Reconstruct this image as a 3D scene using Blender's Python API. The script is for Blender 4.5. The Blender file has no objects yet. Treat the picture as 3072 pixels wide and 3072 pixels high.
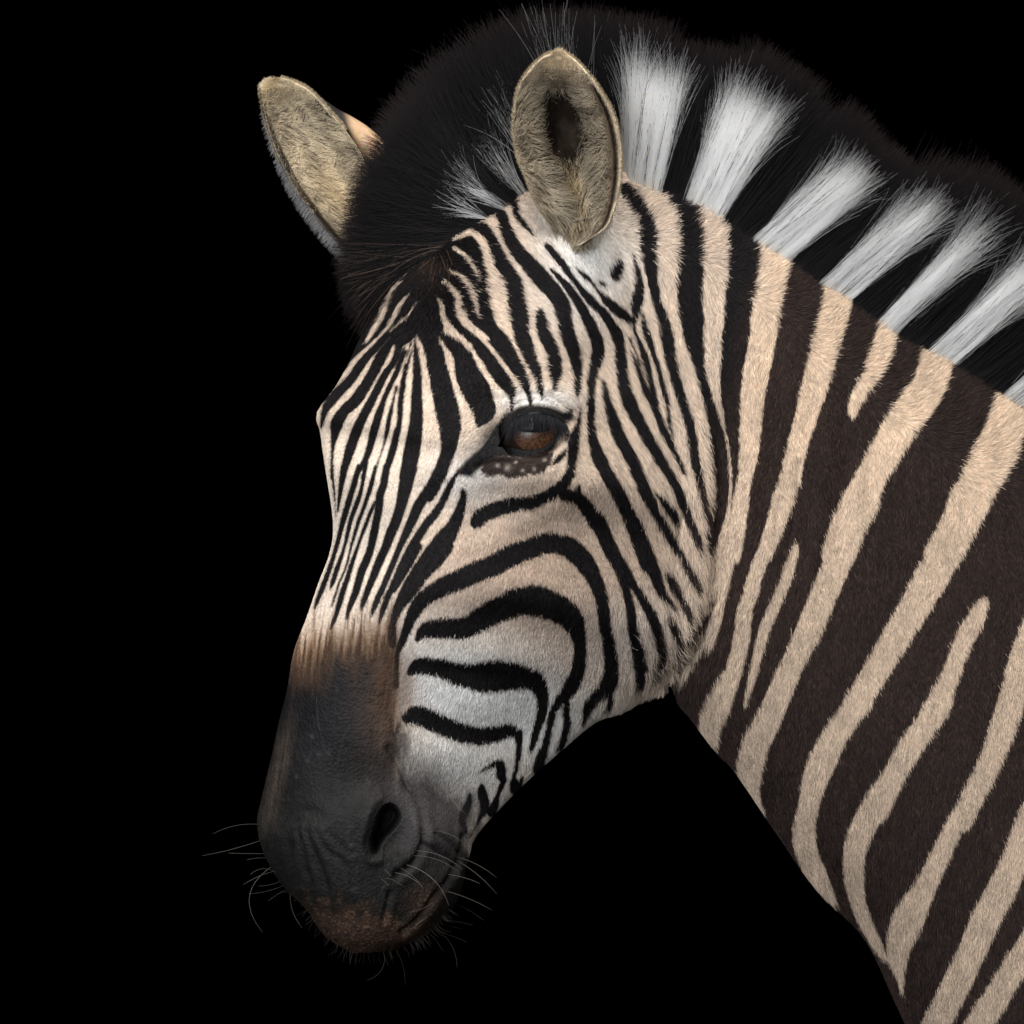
import bpy, bmesh, math, random
import numpy as np
import openvdb

# ------------------------------------------------------------------ camera, world, lights, exposure
S = 0.71 / 3072.0          # metres per photograph pixel in the plane of the neck
CAM_D = 7.0
scene = bpy.context.scene
scene.render.engine = 'CYCLES'
COL = scene.collection

cam_data = bpy.data.cameras.new('camera')
cam_data.sensor_width = 36.0
cam_data.lens = 36.0 * CAM_D / 0.71
cam_data.clip_start = 0.1
cam_data.clip_end = 100.0
cam = bpy.data.objects.new('camera', cam_data)
cam.location = (0, -CAM_D, 0)
cam.rotation_euler = (math.pi / 2, 0, 0)
COL.objects.link(cam)
scene.camera = cam

world = bpy.data.worlds.new('World')
scene.world = world
world.use_nodes = True
world.node_tree.nodes['Background'].inputs[0].default_value = (0, 0, 0, 1)
world.node_tree.nodes['Background'].inputs[1].default_value = 0.0

def area(name, loc, target, size, power, color):
    l = bpy.data.lights.new(name, 'AREA')
    l.shape = 'RECTANGLE'; l.size = size[0]; l.size_y = size[1]
    l.energy = power; l.color = color
    o = bpy.data.objects.new(name, l)
    o.location = loc
    d = [t - p for t, p in zip(target, loc)]
    from mathutils import Vector
    o.rotation_euler = Vector(d).to_track_quat('-Z', 'Y').to_euler()
    COL.objects.link(o)
area('overhead_softbox', (0.25, -0.85, 2.0), (0.0, 0.0, 0.0), (1.6, 1.3), 64.0, (1.0, 0.975, 0.94))
area('front_softbox', (-0.7, -2.3, 0.35), (0.0, 0.0, -0.05), (1.8, 1.8), 68.0, (0.95, 0.97, 1.0))

scene.view_settings.view_transform = 'Standard'
scene.view_settings.look = 'None'
scene.view_settings.gamma = 1.0
scene.view_settings.exposure = 0.0
scene.cycles_curves.shape = 'RIBBONS'

rng = np.random.default_rng(7)
random.seed(7)

# ------------------------------------------------------------------ helpers
def to_world(p):
    """photo-plane pixels (x right, y down, d towards the viewer) -> metres"""
    p = np.asarray(p, float)
    return np.stack([(p[..., 0] - 1536) * S, -p[..., 2] * S, (1536 - p[..., 1]) * S], -1)

def project(p):
    k = CAM_D / (CAM_D - p[..., 2] * S)
    return 1536 + (p[..., 0] - 1536) * k, 1536 + (p[..., 1] - 1536) * k

def unproject(x, y, d):
    k = (CAM_D - np.asarray(d, float) * S) / CAM_D
    return np.stack([1536 + (np.asarray(x, float) - 1536) * k, 1536 + (np.asarray(y, float) - 1536) * k, np.asarray(d, float) + 0 * k], -1)

def crom(pts, n, closed=False):
    """Catmull-Rom resample of control points to n samples (uniform in parameter)"""
    P = np.asarray(pts, float)
    m = len(P)
    if closed:
        t = np.linspace(0, m, n, endpoint=False)
        i = np.floor(t).astype(int); f = (t - i)[:, None]
        p0, p1, p2, p3 = P[(i - 1) % m], P[i % m], P[(i + 1) % m], P[(i + 2) % m]
    else:
        t = np.linspace(0, m - 1, n)
        i = np.minimum(np.floor(t).astype(int), m - 2); f = (t - i)[:, None]
        p0, p1, p2, p3 = P[np.maximum(i - 1, 0)], P[i], P[i + 1], P[np.minimum(i + 2, m - 1)]
    return 0.5 * ((2 * p1) + (-p0 + p2) * f + (2 * p0 - 5 * p1 + 4 * p2 - p3) * f * f + (-p0 + 3 * p1 - 3 * p2 + p3) * f ** 3)

def smooth(a, b, x):
    t = np.clip((x - a) / (b - a), 0, 1)
    return t * t * (3 - 2 * t)

def vnoise(x, y, seed=0):
    """cheap smooth value noise in -1..1"""
    r = np.random.default_rng(seed).random((64, 64)) * 2 - 1
    xi = np.floor(x).astype(int); yi = np.floor(y).astype(int)
    fx = x - xi; fy = y - yi
    fx = fx * fx * (3 - 2 * fx); fy = fy * fy * (3 - 2 * fy)
    g = lambda a, b: r[a % 64, b % 64]
    return (g(xi, yi) * (1 - fx) + g(xi + 1, yi) * fx) * (1 - fy) + (g(xi, yi + 1) * (1 - fx) + g(xi + 1, yi + 1) * fx) * fy

# ------------------------------------------------------------------ coat pattern: stripes and painted crease shade as strokes (x, y, width) measured on the animal
BLK = {'A': (900, 800, 3), 'B': (1300, 1100, 3), 'C': (1180, 1640, 3), 'D': (850, 1400, 3), 'F': (1180, 2140, 3),
       'G': (1700, 1000, 3), 'H': (1700, 1560, 3), 'I': (1400, 560, 3), 'L': (2106, 700, 2), 'M': (2106, 1500, 2),
       'R': (2106, 2106, 2), 'S': (1780, 100, 2), 'E': (760, 1940, 3), 'J': (740, 2340, 3), 'Z': (900, 600, 3.22), 'T': (1000, 0, 2)}
BLACK = """
A 800,590,40 720,690,70 605,800,85 470,1000,85 380,1100,90 285,1200,90 230,1290,70 200,1400,30 190,1450,10
A 840,640,50 740,800,100 635,1000,100 505,1200,110 400,1300,100 340,1400,115 315,1500,80 293,1650,35 285,1900,30
A 900,700,70 850,850,60 750,1000,70 650,1200,80 545,1400,90 450,1650,95 382,1900,55
A 940,760,50 890,900,50 845,1000,50 755,1200,50 690,1400,80 622,1650,65 580,1750,50 500,1900,40
A 610,1700,40 567,1900,45
A 870,1080,20 842,1200,28 797,1400,45 780,1500,40 740,1650,20 657,1900,35
A 1010,680,20 980,800,40 937,1000,45 907,1200,55 895,1400,50 870,1500,60 835,1650,70 755,1900,60
A 1030,620,20 1047,800,55 1055,1000,80 1050,1200,100 1045,1400,120 1010,1650,150 960,1900,140
A 1080,420,150 1110,540,170 1160,650,160 1210,800,180 1245,1000,160 1295,1200,190 1345,1400,200 1350,1500,180 1330,1650,120 1250,1900,120
A 900,660,140 1000,560,160 1080,430,160 1090,300,150 1130,180,180
A 780,180,90 880,60,60
A 740,420,40 840,260,60 960,120,70 1040,20,60
A 690,560,30 780,440,45 880,330,50 950,230,60
A 690,640,40 780,560,40 850,470,40 930,370,50
A 640,560,20 700,440,30 760,330,30 820,230,40
A 1220,560,150 1250,480,100 1200,380,120 1190,250,120 1180,100,140
A 1300,640,70 1370,700,110 1460,800,160 1520,1000,220 1620,1200,220 1660,1300,190 1620,1400,75 1610,1440,20
A 1250,180,90 1330,290,90 1350,380,70 1370,470,80 1430,560,90 1540,650,90 1665,800,90 1810,1000,120 1880,1120,60
A 1390,110,70 1480,190,80 1510,280,90 1540,370,110 1620,480,170 1700,570,150 1790,680,140 1900,850,100
B 290,0,170 340,100,200 400,200,210 440,300,200 450,390,160 420,470,80 410,510,40
B 530,0,110 610,100,110 690,200,80 705,300,30 705,390,18
B 720,0,85 790,100,65 838,200,45 870,290,20 878,360,15
B 903,0,80 940,100,60 963,200,35 978,300,10
B 1095,0,120 1100,90,90 1097,150,40 1095,210,18
B 1292,0,85 1300,100,62 1297,200,50 1292,275,12
B 1450,0,80 1425,150,62 1417,400,60 1425,600,70 1455,730,95 1500,850,115 1580,1000,110 1690,1200,120 1780,1400,115 1850,1600,110 1920,1800,110
B 1530,130,15 1550,250,45 1590,400,70 1650,600,80 1730,750,90 1800,900,90 1890,1100,100 1960,1230,110
B 1320,370,8 1310,480,22 1290,560,50 1260,700,85 1250,850,75 1220,980,80 1150,1080,110 1050,1150,100 900,1220,110 700,1250,125 550,1290,135 430,1350,140 390,1400,110
B 1190,760,15 1130,830,35 1080,880,15
B 1180,1150,110 1290,1180,110 1370,1260,120 1450,1380,130 1530,1500,130 1590,1650,120 1680,1800,120 1740,1932,130
B 1310,1070,15 1300,1130,60 1295,1170,80
B 60,0,130 90,200,170 130,400,210 147,520,195 145,700,140 85,900,110 20,1080,90 -40,1180,80
B 240,930,10 190,1000,25 150,1080,45 90,1200,60 30,1320,60 -20,1390,50
B 275,1120,45 260,1220,70 225,1350,90 170,1480,110 110,1580,120 30,1680,110 -30,1740,100
C 20,1250,60 25,1150,50 30,1050,40 40,950,38 80,850,70 130,720,85 170,620,105 230,520,130 330,430,150 450,360,165 600,300,180 750,230,190 900,170,190 1050,90,190 1200,30,180 1400,-30,180 1560,10,170 1680,90,170 1770,220,150 1830,340,130 1880,480,110
C 10,860,30 10,700,35 30,610,60 90,500,80 180,370,110 270,240,130 380,110,150 460,0,160
C 220,0,80 160,110,80 80,250,75 0,390,60
C 210,840,30 270,770,110 350,740,160 500,740,170 650,730,190 760,670,200 880,600,210 1000,550,220 1130,500,250 1280,490,270 1420,530,250 1530,590,230 1610,670,200 1660,780,140 1675,900,110 1675,1020,105 1650,1150,120 1600,1260,130 1540,1340,110 1480,1420,70 1430,1510,60 1400,1640,55 1370,1780,60 1330,1900,90 1300,2000,90
C 1560,1380,40 1555,1500,50 1560,1620,55 1530,1740,55 1490,1820,45
C 150,1130,60 220,1080,130 330,1080,150 470,1110,160 620,1160,190 780,1180,250 920,1170,270 1080,1170,240 1200,1190,190 1290,1220,160 1330,1300,120 1345,1400,90 1330,1520,80 1300,1620,65 1270,1720,60 1240,1830,40
C 130,1540,100 220,1520,170 350,1570,170 480,1630,170 620,1680,160 780,1705,150 920,1690,140 1030,1660,110 1100,1680,90 1130,1760,50 1125,1850,50 1120,1932,40
D 440,0,30 448,120,28 460,250,20 468,350,12 472,450,10
D 552,0,75 525,150,55 505,280,35 490,400,20
D 680,0,50 640,150,60 600,280,60 565,400,60 535,500,55 505,620,45 480,720,45 440,850,45 400,970,50 350,1100,50 310,1200,40 285,1270,20
D 738,0,45 715,150,40 690,250,45 655,350,50 610,470,45 580,600,40 550,720,35 520,820,40 480,930,50 445,1040,45 425,1100,20
D 830,0,30 795,150,50 755,280,45 720,380,40 675,500,40 640,620,35 610,720,28 585,830,25 555,930,25 510,1030,25 470,1150,25 435,1260,20
D 930,0,70 905,150,75 870,260,80 860,380,75 840,480,75 815,600,80 790,720,75 755,830,80 710,930,80 680,1030,75 650,1130,70 610,1230,60 585,1300,45 570,1370,30
D 830,310,30 790,400,40 755,490,40 720,580,40 690,660,35 660,750,40 625,850,45 585,980,50 545,1100,55 505,1230,55 470,1350,45 430,1450,30
D 1135,0,150 1105,150,130 1080,260,115 1050,380,100 1010,500,100 960,620,95 920,730,85 870,840,85 830,940,80 790,1040,70 750,1140,60 715,1240,45 700,1290,20
D 1430,0,110 1360,130,100 1290,240,95 1220,350,100 1160,480,90 1100,610,75 1050,720,60 1000,840,60 950,960,60 900,1080,60 850,1190,60 810,1290,45 790,1350,20
D 1550,80,25 1500,170,50 1440,290,55 1380,390,60 1300,500,75 1220,620,80 1150,730,75 1090,840,65 1040,950,65 990,1060,60 940,1170,60 900,1280,55 870,1380,35 855,1430,15
D 1625,220,40 1610,320,70 1570,430,85 1520,540,110 1440,650,140 1350,760,140 1260,870,120 1180,980,105 1110,1090,90 1050,1200,70 1010,1300,65 985,1400,55 970,1500,60 980,1600,70
F 1130,180,70 1130,300,50 1120,400,40 1105,500,30 1085,580,40 1095,640,100 1085,690,80
F 760,540,12 850,490,38 940,450,60 965,480,90 970,560,90 990,610,60 970,660,50 940,740,40 910,830,80 880,890,90
F 795,650,40 800,720,90 820,810,90 810,890,70 775,950,40 730,1050,15 690,1110,15
F 690,730,30 680,800,60 650,880,80 620,960,60 650,1060,40
F 1160,580,30 1130,660,60
I 250,20,80 340,80,70 410,130,60 440,190,50 450,250,45 500,320,50 550,380,30 590,430,12
I 30,100,60 100,130,80 200,180,80 270,210,100 320,270,90 340,350,100 380,450,110 430,540,120 500,630,130 580,720,140 660,810,150 740,900,150 810,990,150 860,1080,140 880,1200,130 910,1330,130 950,1450,120 985,1580,100 1000,1700,70 995,1820,45 990,1890,15
I 0,200,80 90,235,60 180,255,40
I 0,350,60 110,360,90 180,420,100 230,520,120 290,640,130 350,740,130 410,840,140 440,940,150 455,1060,160 480,1180,160 490,1300,140 520,1400,130 560,1510,110 610,1620,90 645,1720,60 665,1820,40 680,1890,25
I 0,510,80 60,560,110 120,660,120 150,760,110 160,860,120 150,960,110 140,1060,130 170,1180,140 220,1290,130 300,1380,130 370,1480,120 430,1580,100 490,1680,85 530,1770,60 560,1870,40 575,1932,25
I 10,790,60 50,850,70 60,900,50
I 0,1350,80 80,1410,100 160,1500,100 240,1600,100 310,1700,100 380,1800,80 410,1880,50
I 670,1120,40 670,1200,100 700,1330,110 760,1450,110 790,1560,110 810,1660,90 795,1750,50 795,1830,20
I 760,750,15 830,820,40 900,890,60 960,980,70 1030,1080,80 1080,1180,90 1130,1290,100 1170,1390,110 1180,1480,110 1160,1600,100 1130,1720,80 1120,1850,65 1115,1932,60
I 720,530,40 800,620,60 860,700,60 930,800,45 1000,890,40 1060,960,60 1130,1040,70 1210,1120,70 1280,1210,80 1340,1320,90 1380,1430,90 1390,1560,90 1400,1700,90 1420,1820,100 1440,1932,100
I 1000,750,15 1070,810,35 1130,870,20 1190,950,20 1250,1020,60 1320,1080,80 1400,1150,80 1470,1200,60 1520,1230,30
I 1500,620,15 1535,750,40 1550,850,60 1550,950,80 1530,1060,90 1520,1150,60 1515,1220,25
I 1380,690,60 1345,780,90 1350,820,60
I 1205,868,30 1240,885,28
I 1430,20,100 1500,100,120 1570,210,120 1630,330,130 1640,450,140 1640,570,130 1650,680,120 1665,800,90 1690,920,80 1710,1030,70 1750,1140,90 1790,1260,100 1810,1380,110 1830,1500,100 1840,1620,70 1870,1740,60 1900,1860,50
I 1500,1250,25 1540,1380,30 1580,1500,40 1610,1620,30 1640,1740,35 1680,1880,40
I 1590,1150,20 1600,1260,50 1640,1370,50 1680,1500,35 1720,1620,30 1750,1750,30 1780,1900,30
I 1480,1480,10 1540,1650,30 1590,1800,40 1620,1900,30
G 322,420,12 345,520,50 380,670,70 430,800,85 490,950,90 560,1090,100 630,1240,95 690,1360,90 730,1470,80 790,1600,65 860,1720,70 930,1840,70 990,1932,60
G 800,1440,20 860,1510,50 920,1590,70 970,1660,60 1000,1740,40
G 460,0,70 485,120,80 490,260,90 500,400,90 530,530,110 590,680,110 660,820,100 730,950,95 800,1070,90 870,1190,80 930,1290,75 990,1400,80 1040,1520,80 1090,1640,70 1140,1760,70 1180,1870,60 1210,1932,50
G 560,50,20 640,230,20 660,380,40 720,520,40 780,660,50 830,780,60 880,900,60 930,1000,60 980,1090,40 1030,1190,30 1055,1270,10
G 660,100,40 710,230,50 745,380,40 770,500,45 790,620,60 810,720,50
G 720,20,50 770,150,35 815,270,30 860,430,30 890,560,35 910,700,25 930,820,20 950,950,15
G 880,0,90 920,120,90 940,240,80 970,370,80 1010,500,80 1050,640,80 1095,770,80 1125,900,80 1140,1020,80 1160,1140,80 1185,1260,70 1210,1380,60 1240,1500,50 1270,1630,40 1290,1740,25
G 1135,0,180 1150,90,150 1180,220,110 1205,350,80 1235,470,80 1275,590,90 1310,720,100 1340,850,110 1360,960,140 1375,1080,150 1385,1200,150 1395,1320,140 1395,1440,130 1380,1560,130 1360,1680,120 1330,1790,100 1300,1900,90
S 470,860,120 500,940,110 560,1040,120 585,1150,130 590,1280,140 590,1400,140 580,1540,145 585,1660,145 600,1780,120
S 880,1060,180 910,1200,190 910,1320,190 900,1450,180 880,1580,175 870,1700,160 860,1850,160
G 1520,0,240 1510,150,230 1490,300,210 1480,450,190 1480,600,170 1490,750,140 1500,900,115 1510,1050,90 1515,1200,70 1515,1320,40 1500,1450,25 1490,1600,15 1470,1750,10
H 270,0,150 330,120,130 390,250,120 440,350,110 490,460,90 500,540,60 530,640,60 560,740,70 580,850,80 590,960,80 610,1080,90 640,1200,100 660,1320,110 660,1420,90 650,1520,60
H 530,440,60 580,540,50 640,650,60 700,750,80 760,860,90 800,970,90 830,1080,80 860,1200,70 850,1300,80 810,1380,60 770,1450,40
H 0,240,180 80,300,180 160,390,150 220,490,110 270,600,110 310,720,100 335,850,100 350,980,100 375,1100,100 390,1220,110 400,1340,130 390,1440,140 340,1520,120 260,1600,100 200,1680,90 160,1800,30 150,1850,20
H 390,1560,60 390,1660,40 360,1720,30
H 600,0,110 640,120,120 700,260,120 750,380,110 790,500,100 830,600,80 880,690,60 940,760,35 980,800,30
H 930,880,25 950,950,60 990,1040,70 1030,1100,50 1040,1170,40 1020,1230,50
H 830,0,60 900,120,60 970,230,70 1030,330,60 1090,430,60 1140,520,70 1180,600,60 1200,660,40
H 900,500,50 960,590,80 1010,680,70 1060,760,60 1100,840,60 1130,930,30
H 1140,60,60 1180,160,50 1210,240,30
H 1340,0,120 1320,100,100 1300,220,70 1290,310,30
H 1350,710,15 1310,800,50 1250,900,80 1180,1030,80 1100,1140,70 1040,1230,60 960,1320,30
H 1440,200,10 1410,400,10 1385,600,10
"""  # last thin stroke paints the shade in a neck crease
CREAM = """
Z 1110,630,26 980,760,30 880,900,36 830,1020,46 790,1130,60 700,1270,50 640,1370,30
Z 1050,930,25 970,1020,40 910,1130,40 860,1220,32 760,1330,32 690,1400,34 560,1520,44 470,1640,44 350,1780,38 270,1880,30
Z 1120,1000,14 1060,1100,22 960,1190,22 880,1260,16
Z 1480,370,60 1540,345,80 1640,310,80 1740,380,80 1800,500,85 1845,700,100 1870,900,110
Z 1490,470,40 1560,510,46 1630,580,48 1690,670,46 1730,780,36
Z 1450,690,34 1560,740,42 1640,850,46 1690,980,40 1730,1150,20
Z 1390,790,40 1470,860,55 1530,960,70 1545,1080,80 1640,1220,80 1800,1340,70
Z 1340,950,30 1375,1040,45 1385,1130,60 1430,1220,65 1520,1300,60 1640,1420,70
Z 1090,1390,22 1060,1480,20 1020,1570,24
Z 1130,1330,20 1170,1420,40 1200,1560,55
T 960,1285,30 900,1300,50 840,1320,50
T 1010,1215,40 960,1190,40 900,1160,30
T 1130,1180,60 1080,1130,50
L 470,-80,260 470,0,240 455,100,200 420,300,165 385,500,155 352,700,155 315,900,145 295,1100,125 282,1300,115 252,1500,80 228,1700,85 188,1932,95
M 235,0,95 195,200,95 150,380,90 125,520,80 105,640,65 80,730,80 30,850,110
H 1310,970,100 1230,1080,110 1130,1230,130 1050,1340,150 1010,1420,140
L 830,270,200 820,350,175 805,450,170 735,700,160 682,900,155 625,1100,130 567,1300,115 520,1500,120 460,1700,115 375,1932,80
M 480,0,120 440,150,80 390,270,75 330,430,80 290,560,85 255,680,90 240,820,100 215,930,100 180,1050,110 130,1150,140 90,1250,160 50,1340,150 60,1420,100 80,1470,40
L 1130,500,120 1110,600,120 1080,700,130 1050,780,120 1000,880,90 950,960,80 910,1040,65 905,1090,30
L 1450,680,220 1420,730,205 1400,800,200 1370,900,200 1300,1010,210 1200,1150,200 1110,1300,190 1030,1440,180 970,1560,190 900,1700,200 840,1850,190 810,1932,180
M 960,0,220 900,150,180 840,320,160 770,480,160 700,640,150 640,790,150 570,930,130 510,1060,140 450,1200,140 390,1340,150 320,1470,160 290,1600,160 280,1700,130 320,1800,60 360,1870,30
M 565,280,25 545,350,50 510,460,60 470,560,60 430,650,60 390,740,60 360,830,55 335,930,45 310,1040,40 280,1150,30 260,1240,15
L 1930,900,230 1890,980,235 1850,1080,230 1810,1200,240 1770,1300,260 1720,1400,250 1665,1500,230 1570,1700,220 1445,1932,220
M 1610,0,250 1550,150,200 1470,300,190 1380,460,200 1290,620,180 1200,770,170 1110,920,160 1020,1070,150 930,1220,150 850,1340,140 770,1470,150 720,1580,160 680,1680,140 650,1790,120 625,1932,110
R 940,0,160 850,130,140 770,260,150 715,380,160 670,500,140 640,620,115 620,720,120 615,820,135 635,920,120 670,1000,120 710,1070,100 760,1150,60 800,1210,25
M 1690,620,60 1640,720,100 1580,830,110 1530,950,100 1490,1060,110 1440,1170,120 1380,1280,130 1310,1400,130 1240,1510,140 1170,1630,130 1100,1750,150 1040,1870,150
R 1430,0,150 1380,100,130 1310,190,130 1230,310,140 1160,430,130 1090,540,140 1020,660,150 960,770,140 920,880,130 910,980,120 915,1080,110 930,1170,90 955,1260,80 1000,1360,70 1050,1450,60 1100,1540,20
M 2100,500,110 1960,800,110 1900,1000,130 1860,1200,150 1800,1400,145 1720,1600,130 1625,1800,120 1555,1932,120
R 1850,0,150 1790,190,140 1720,360,120 1620,560,110 1530,720,100 1450,880,110 1380,1030,120 1310,1170,140 1250,1280,180 1210,1380,170 1180,1480,140 1180,1560,100 1190,1650,40 1200,1740,15
R 2100,440,150 1950,750,150 1900,900,160 1812,1100,170 1708,1300,170 1620,1500,160 1525,1700,165 1410,1932,160 1330,2100,150
R 2080,1280,150 1932,1520,150 1850,1640,150 1780,1750,150 1710,1860,150 1660,1932,150 1600,2040,150
"""
NECK_POLY = [(2380, 640), (2333, 750), (2282, 1050), (2253, 1250), (2232, 1450), (2200, 1666), (2181, 1690), (2168, 1760), (2158, 1820),
             (2121, 1925), (2091, 1975), (2060, 2010), (2040, 2036), (2035, 2055), (1990, 2060), (2000, 2250), (2500, 3400), (3600, 3400), (3600, 700), (2600, 640)]
FORE_POLY = [(1130, 740), (1440, 680), (1445, 780), (1425, 880), (1390, 930), (1330, 985), (1290, 1010), (1240, 1005), (1180, 1010), (1120, 1040),
             (1080, 1070), (1030, 1140), (975, 1200), (940, 1220), (930, 1100), (1050, 900)]
RES = 2.0                     # raster cell in photo pixels
X0, Y0, NX, NY = -100, -100, 1850, 1850

def parse(txt):
    out = []
    for line in txt.strip().splitlines():
        k, *pts = line.split()
        ox, oy, m = BLK[k]
        a = np.array([[float(v) for v in p.split(',')] for p in pts])
        a[:, 0] = ox + a[:, 0] / m; a[:, 1] = oy + a[:, 1] / m; a[:, 2] /= m
        out.append(a)
    return out

def stroke_field(field, a, pad=36.0, cut=False):
    L = np.hypot(*np.diff(a[:, :2], axis=0).T).sum()
    c = crom(a, max(4, int(L / 3.0)))
    c[:, 2] = np.maximum(c[:, 2], 2.0)
    for x, y, w in c:
        r = w / 2
        R = r + pad
        i0 = max(0, int((x - R - X0) / RES)); i1 = min(NX, int((x + R - X0) / RES) + 2)
        j0 = max(0, int((y - R - Y0) / RES)); j1 = min(NY, int((y + R - Y0) / RES) + 2)
        if i1 <= i0 or j1 <= j0: continue
        gx = X0 + np.arange(i0, i1) * RES - x
        gy = Y0 + np.arange(j0, j1) * RES - y
        d = np.sqrt(gx[None, :] ** 2 + gy[:, None] ** 2) - r
        v = field[j0:j1, i0:i1]
        if cut: np.maximum(v, -d, out=v)
        else: np.minimum(v, d, out=v)

def poly_sdf(x, y, poly):
    P = np.asarray(poly, float); Q = np.roll(P, -1, 0)
    d = np.full(x.shape, 1e9); ins = np.zeros(x.shape, bool)
    for (ax, ay), (bx, by) in zip(P, Q):
        ex, ey = bx - ax, by - ay
        t = np.clip(((x - ax) * ex + (y - ay) * ey) / (ex * ex + ey * ey + 1e-9), 0, 1)
        d = np.minimum(d, (x - ax - t * ex) ** 2 + (y - ay - t * ey) ** 2)
        c = (ay > y) != (by > y)
        with np.errstate(divide='ignore', invalid='ignore'):
            xi = ex * (y - ay) / (by - ay + 1e-12) + ax
        ins ^= c & (x < xi)
    d = np.sqrt(d)
    return np.where(ins, -d, d)

def line_dist(x, y, pts, widths=None):
    P = np.asarray(pts, float)
    d = np.full(x.shape, 1e9)
    for (ax, ay), (bx, by) in zip(P[:-1], P[1:]):
        ex, ey = bx - ax, by - ay
        t = np.clip(((x - ax) * ex + (y - ay) * ey) / (ex * ex + ey * ey + 1e-9), 0, 1)
        d = np.minimum(d, np.hypot(x - ax - t * ex, y - ay - t * ey))
    return d

FIELD = np.full((NY, NX), 36.0, np.float32)
for a in parse(BLACK): stroke_field(FIELD, a)
_gx, _gy = np.meshgrid(X0 + np.arange(NX) * RES, Y0 + np.arange(NY) * RES)
np.minimum(FIELD, np.clip(poly_sdf(_gx, _gy, NECK_POLY), -36, 36).astype(np.float32), out=FIELD)
np.minimum(FIELD, np.clip(poly_sdf(_gx, _gy, FORE_POLY), -36, 36).astype(np.float32), out=FIELD)
for a in parse(CREAM): stroke_field(FIELD, a, cut=True)
del _gx, _gy

def bil(F, u, v):
    h, w = F.shape
    u = np.clip(u, 0, w - 1.001); v = np.clip(v, 0, h - 1.001)
    i = u.astype(int); j = v.astype(int); fu = u - i; fv = v - j
    return (F[j, i] * (1 - fu) + F[j, i + 1] * fu) * (1 - fv) + (F[j + 1, i] * (1 - fu) + F[j + 1, i + 1] * fu) * fv

def stripe_at(px, py):
    return bil(FIELD, (px - X0) / RES, (py - Y0) / RES)

# ------------------------------------------------------------------ coat colours (linear albedo) as a function of place on the animal
def srgb(r, g, b):
    c = np.array([r, g, b]) / 255.0
    return np.where(c <= 0.04045, c / 12.92, ((c + 0.055) / 1.055) ** 2.4)

def blob(px, py, cx, cy, sx, sy, rot=0.0):
    c, s = math.cos(math.radians(rot)), math.sin(math.radians(rot))
    dx, dy = px - cx, py - cy
    u = (dx * c + dy * s) / sx; v = (-dx * s + dy * c) / sy
    return np.exp(-(u * u + v * v))

CREAMC = srgb(216, 197, 178)
TAN = srgb(223, 199, 173)
WHITE = srgb(232, 230, 226)
PINK = srgb(190, 167, 148)
DARKF = srgb(19, 16, 17)
DARKN = srgb(46, 35, 31)
MUZ = srgb(30, 30, 29)
BROWN = srgb(150, 116, 86)
SOIL = srgb(72, 53, 43)

MUZ_POLY = [(880, 2020), (930, 2030), (985, 1985), (1030, 1955), (1090, 1965), (1130, 1945), (1165, 1945), (1182, 2000), (1185, 2060), (1180, 2140), (1215, 2200),
            (1215, 2260), (1195, 2290), (1225, 2370), (1260, 2440), (1320, 2470), (1390, 2440), (1420, 2400), (1440, 2440), (1420, 2490),
            (1420, 2540), (1500, 2700), (1350, 2900), (1000, 3000), (700, 2700), (700, 2300), (820, 2060)]
EYE_POLY = [(1378, 1418), (1400, 1390), (1450, 1345), (1490, 1280), (1525, 1245), (1560, 1227), (1600, 1220), (1650, 1228), (1690, 1245), (1714, 1238), (1712, 1252),
            (1690, 1275), (1672, 1310), (1656, 1345), (1622, 1366), (1580, 1372), (1530, 1364), (1490, 1366), (1450, 1388), (1408, 1424)]
LID_POLY = [(1446, 1385), (1487, 1367), (1567, 1373), (1633, 1357), (1660, 1357), (1650, 1393), (1627, 1420), (1583, 1427), (1533, 1437), (1500, 1427), (1457, 1430), (1443, 1410)]

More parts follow.
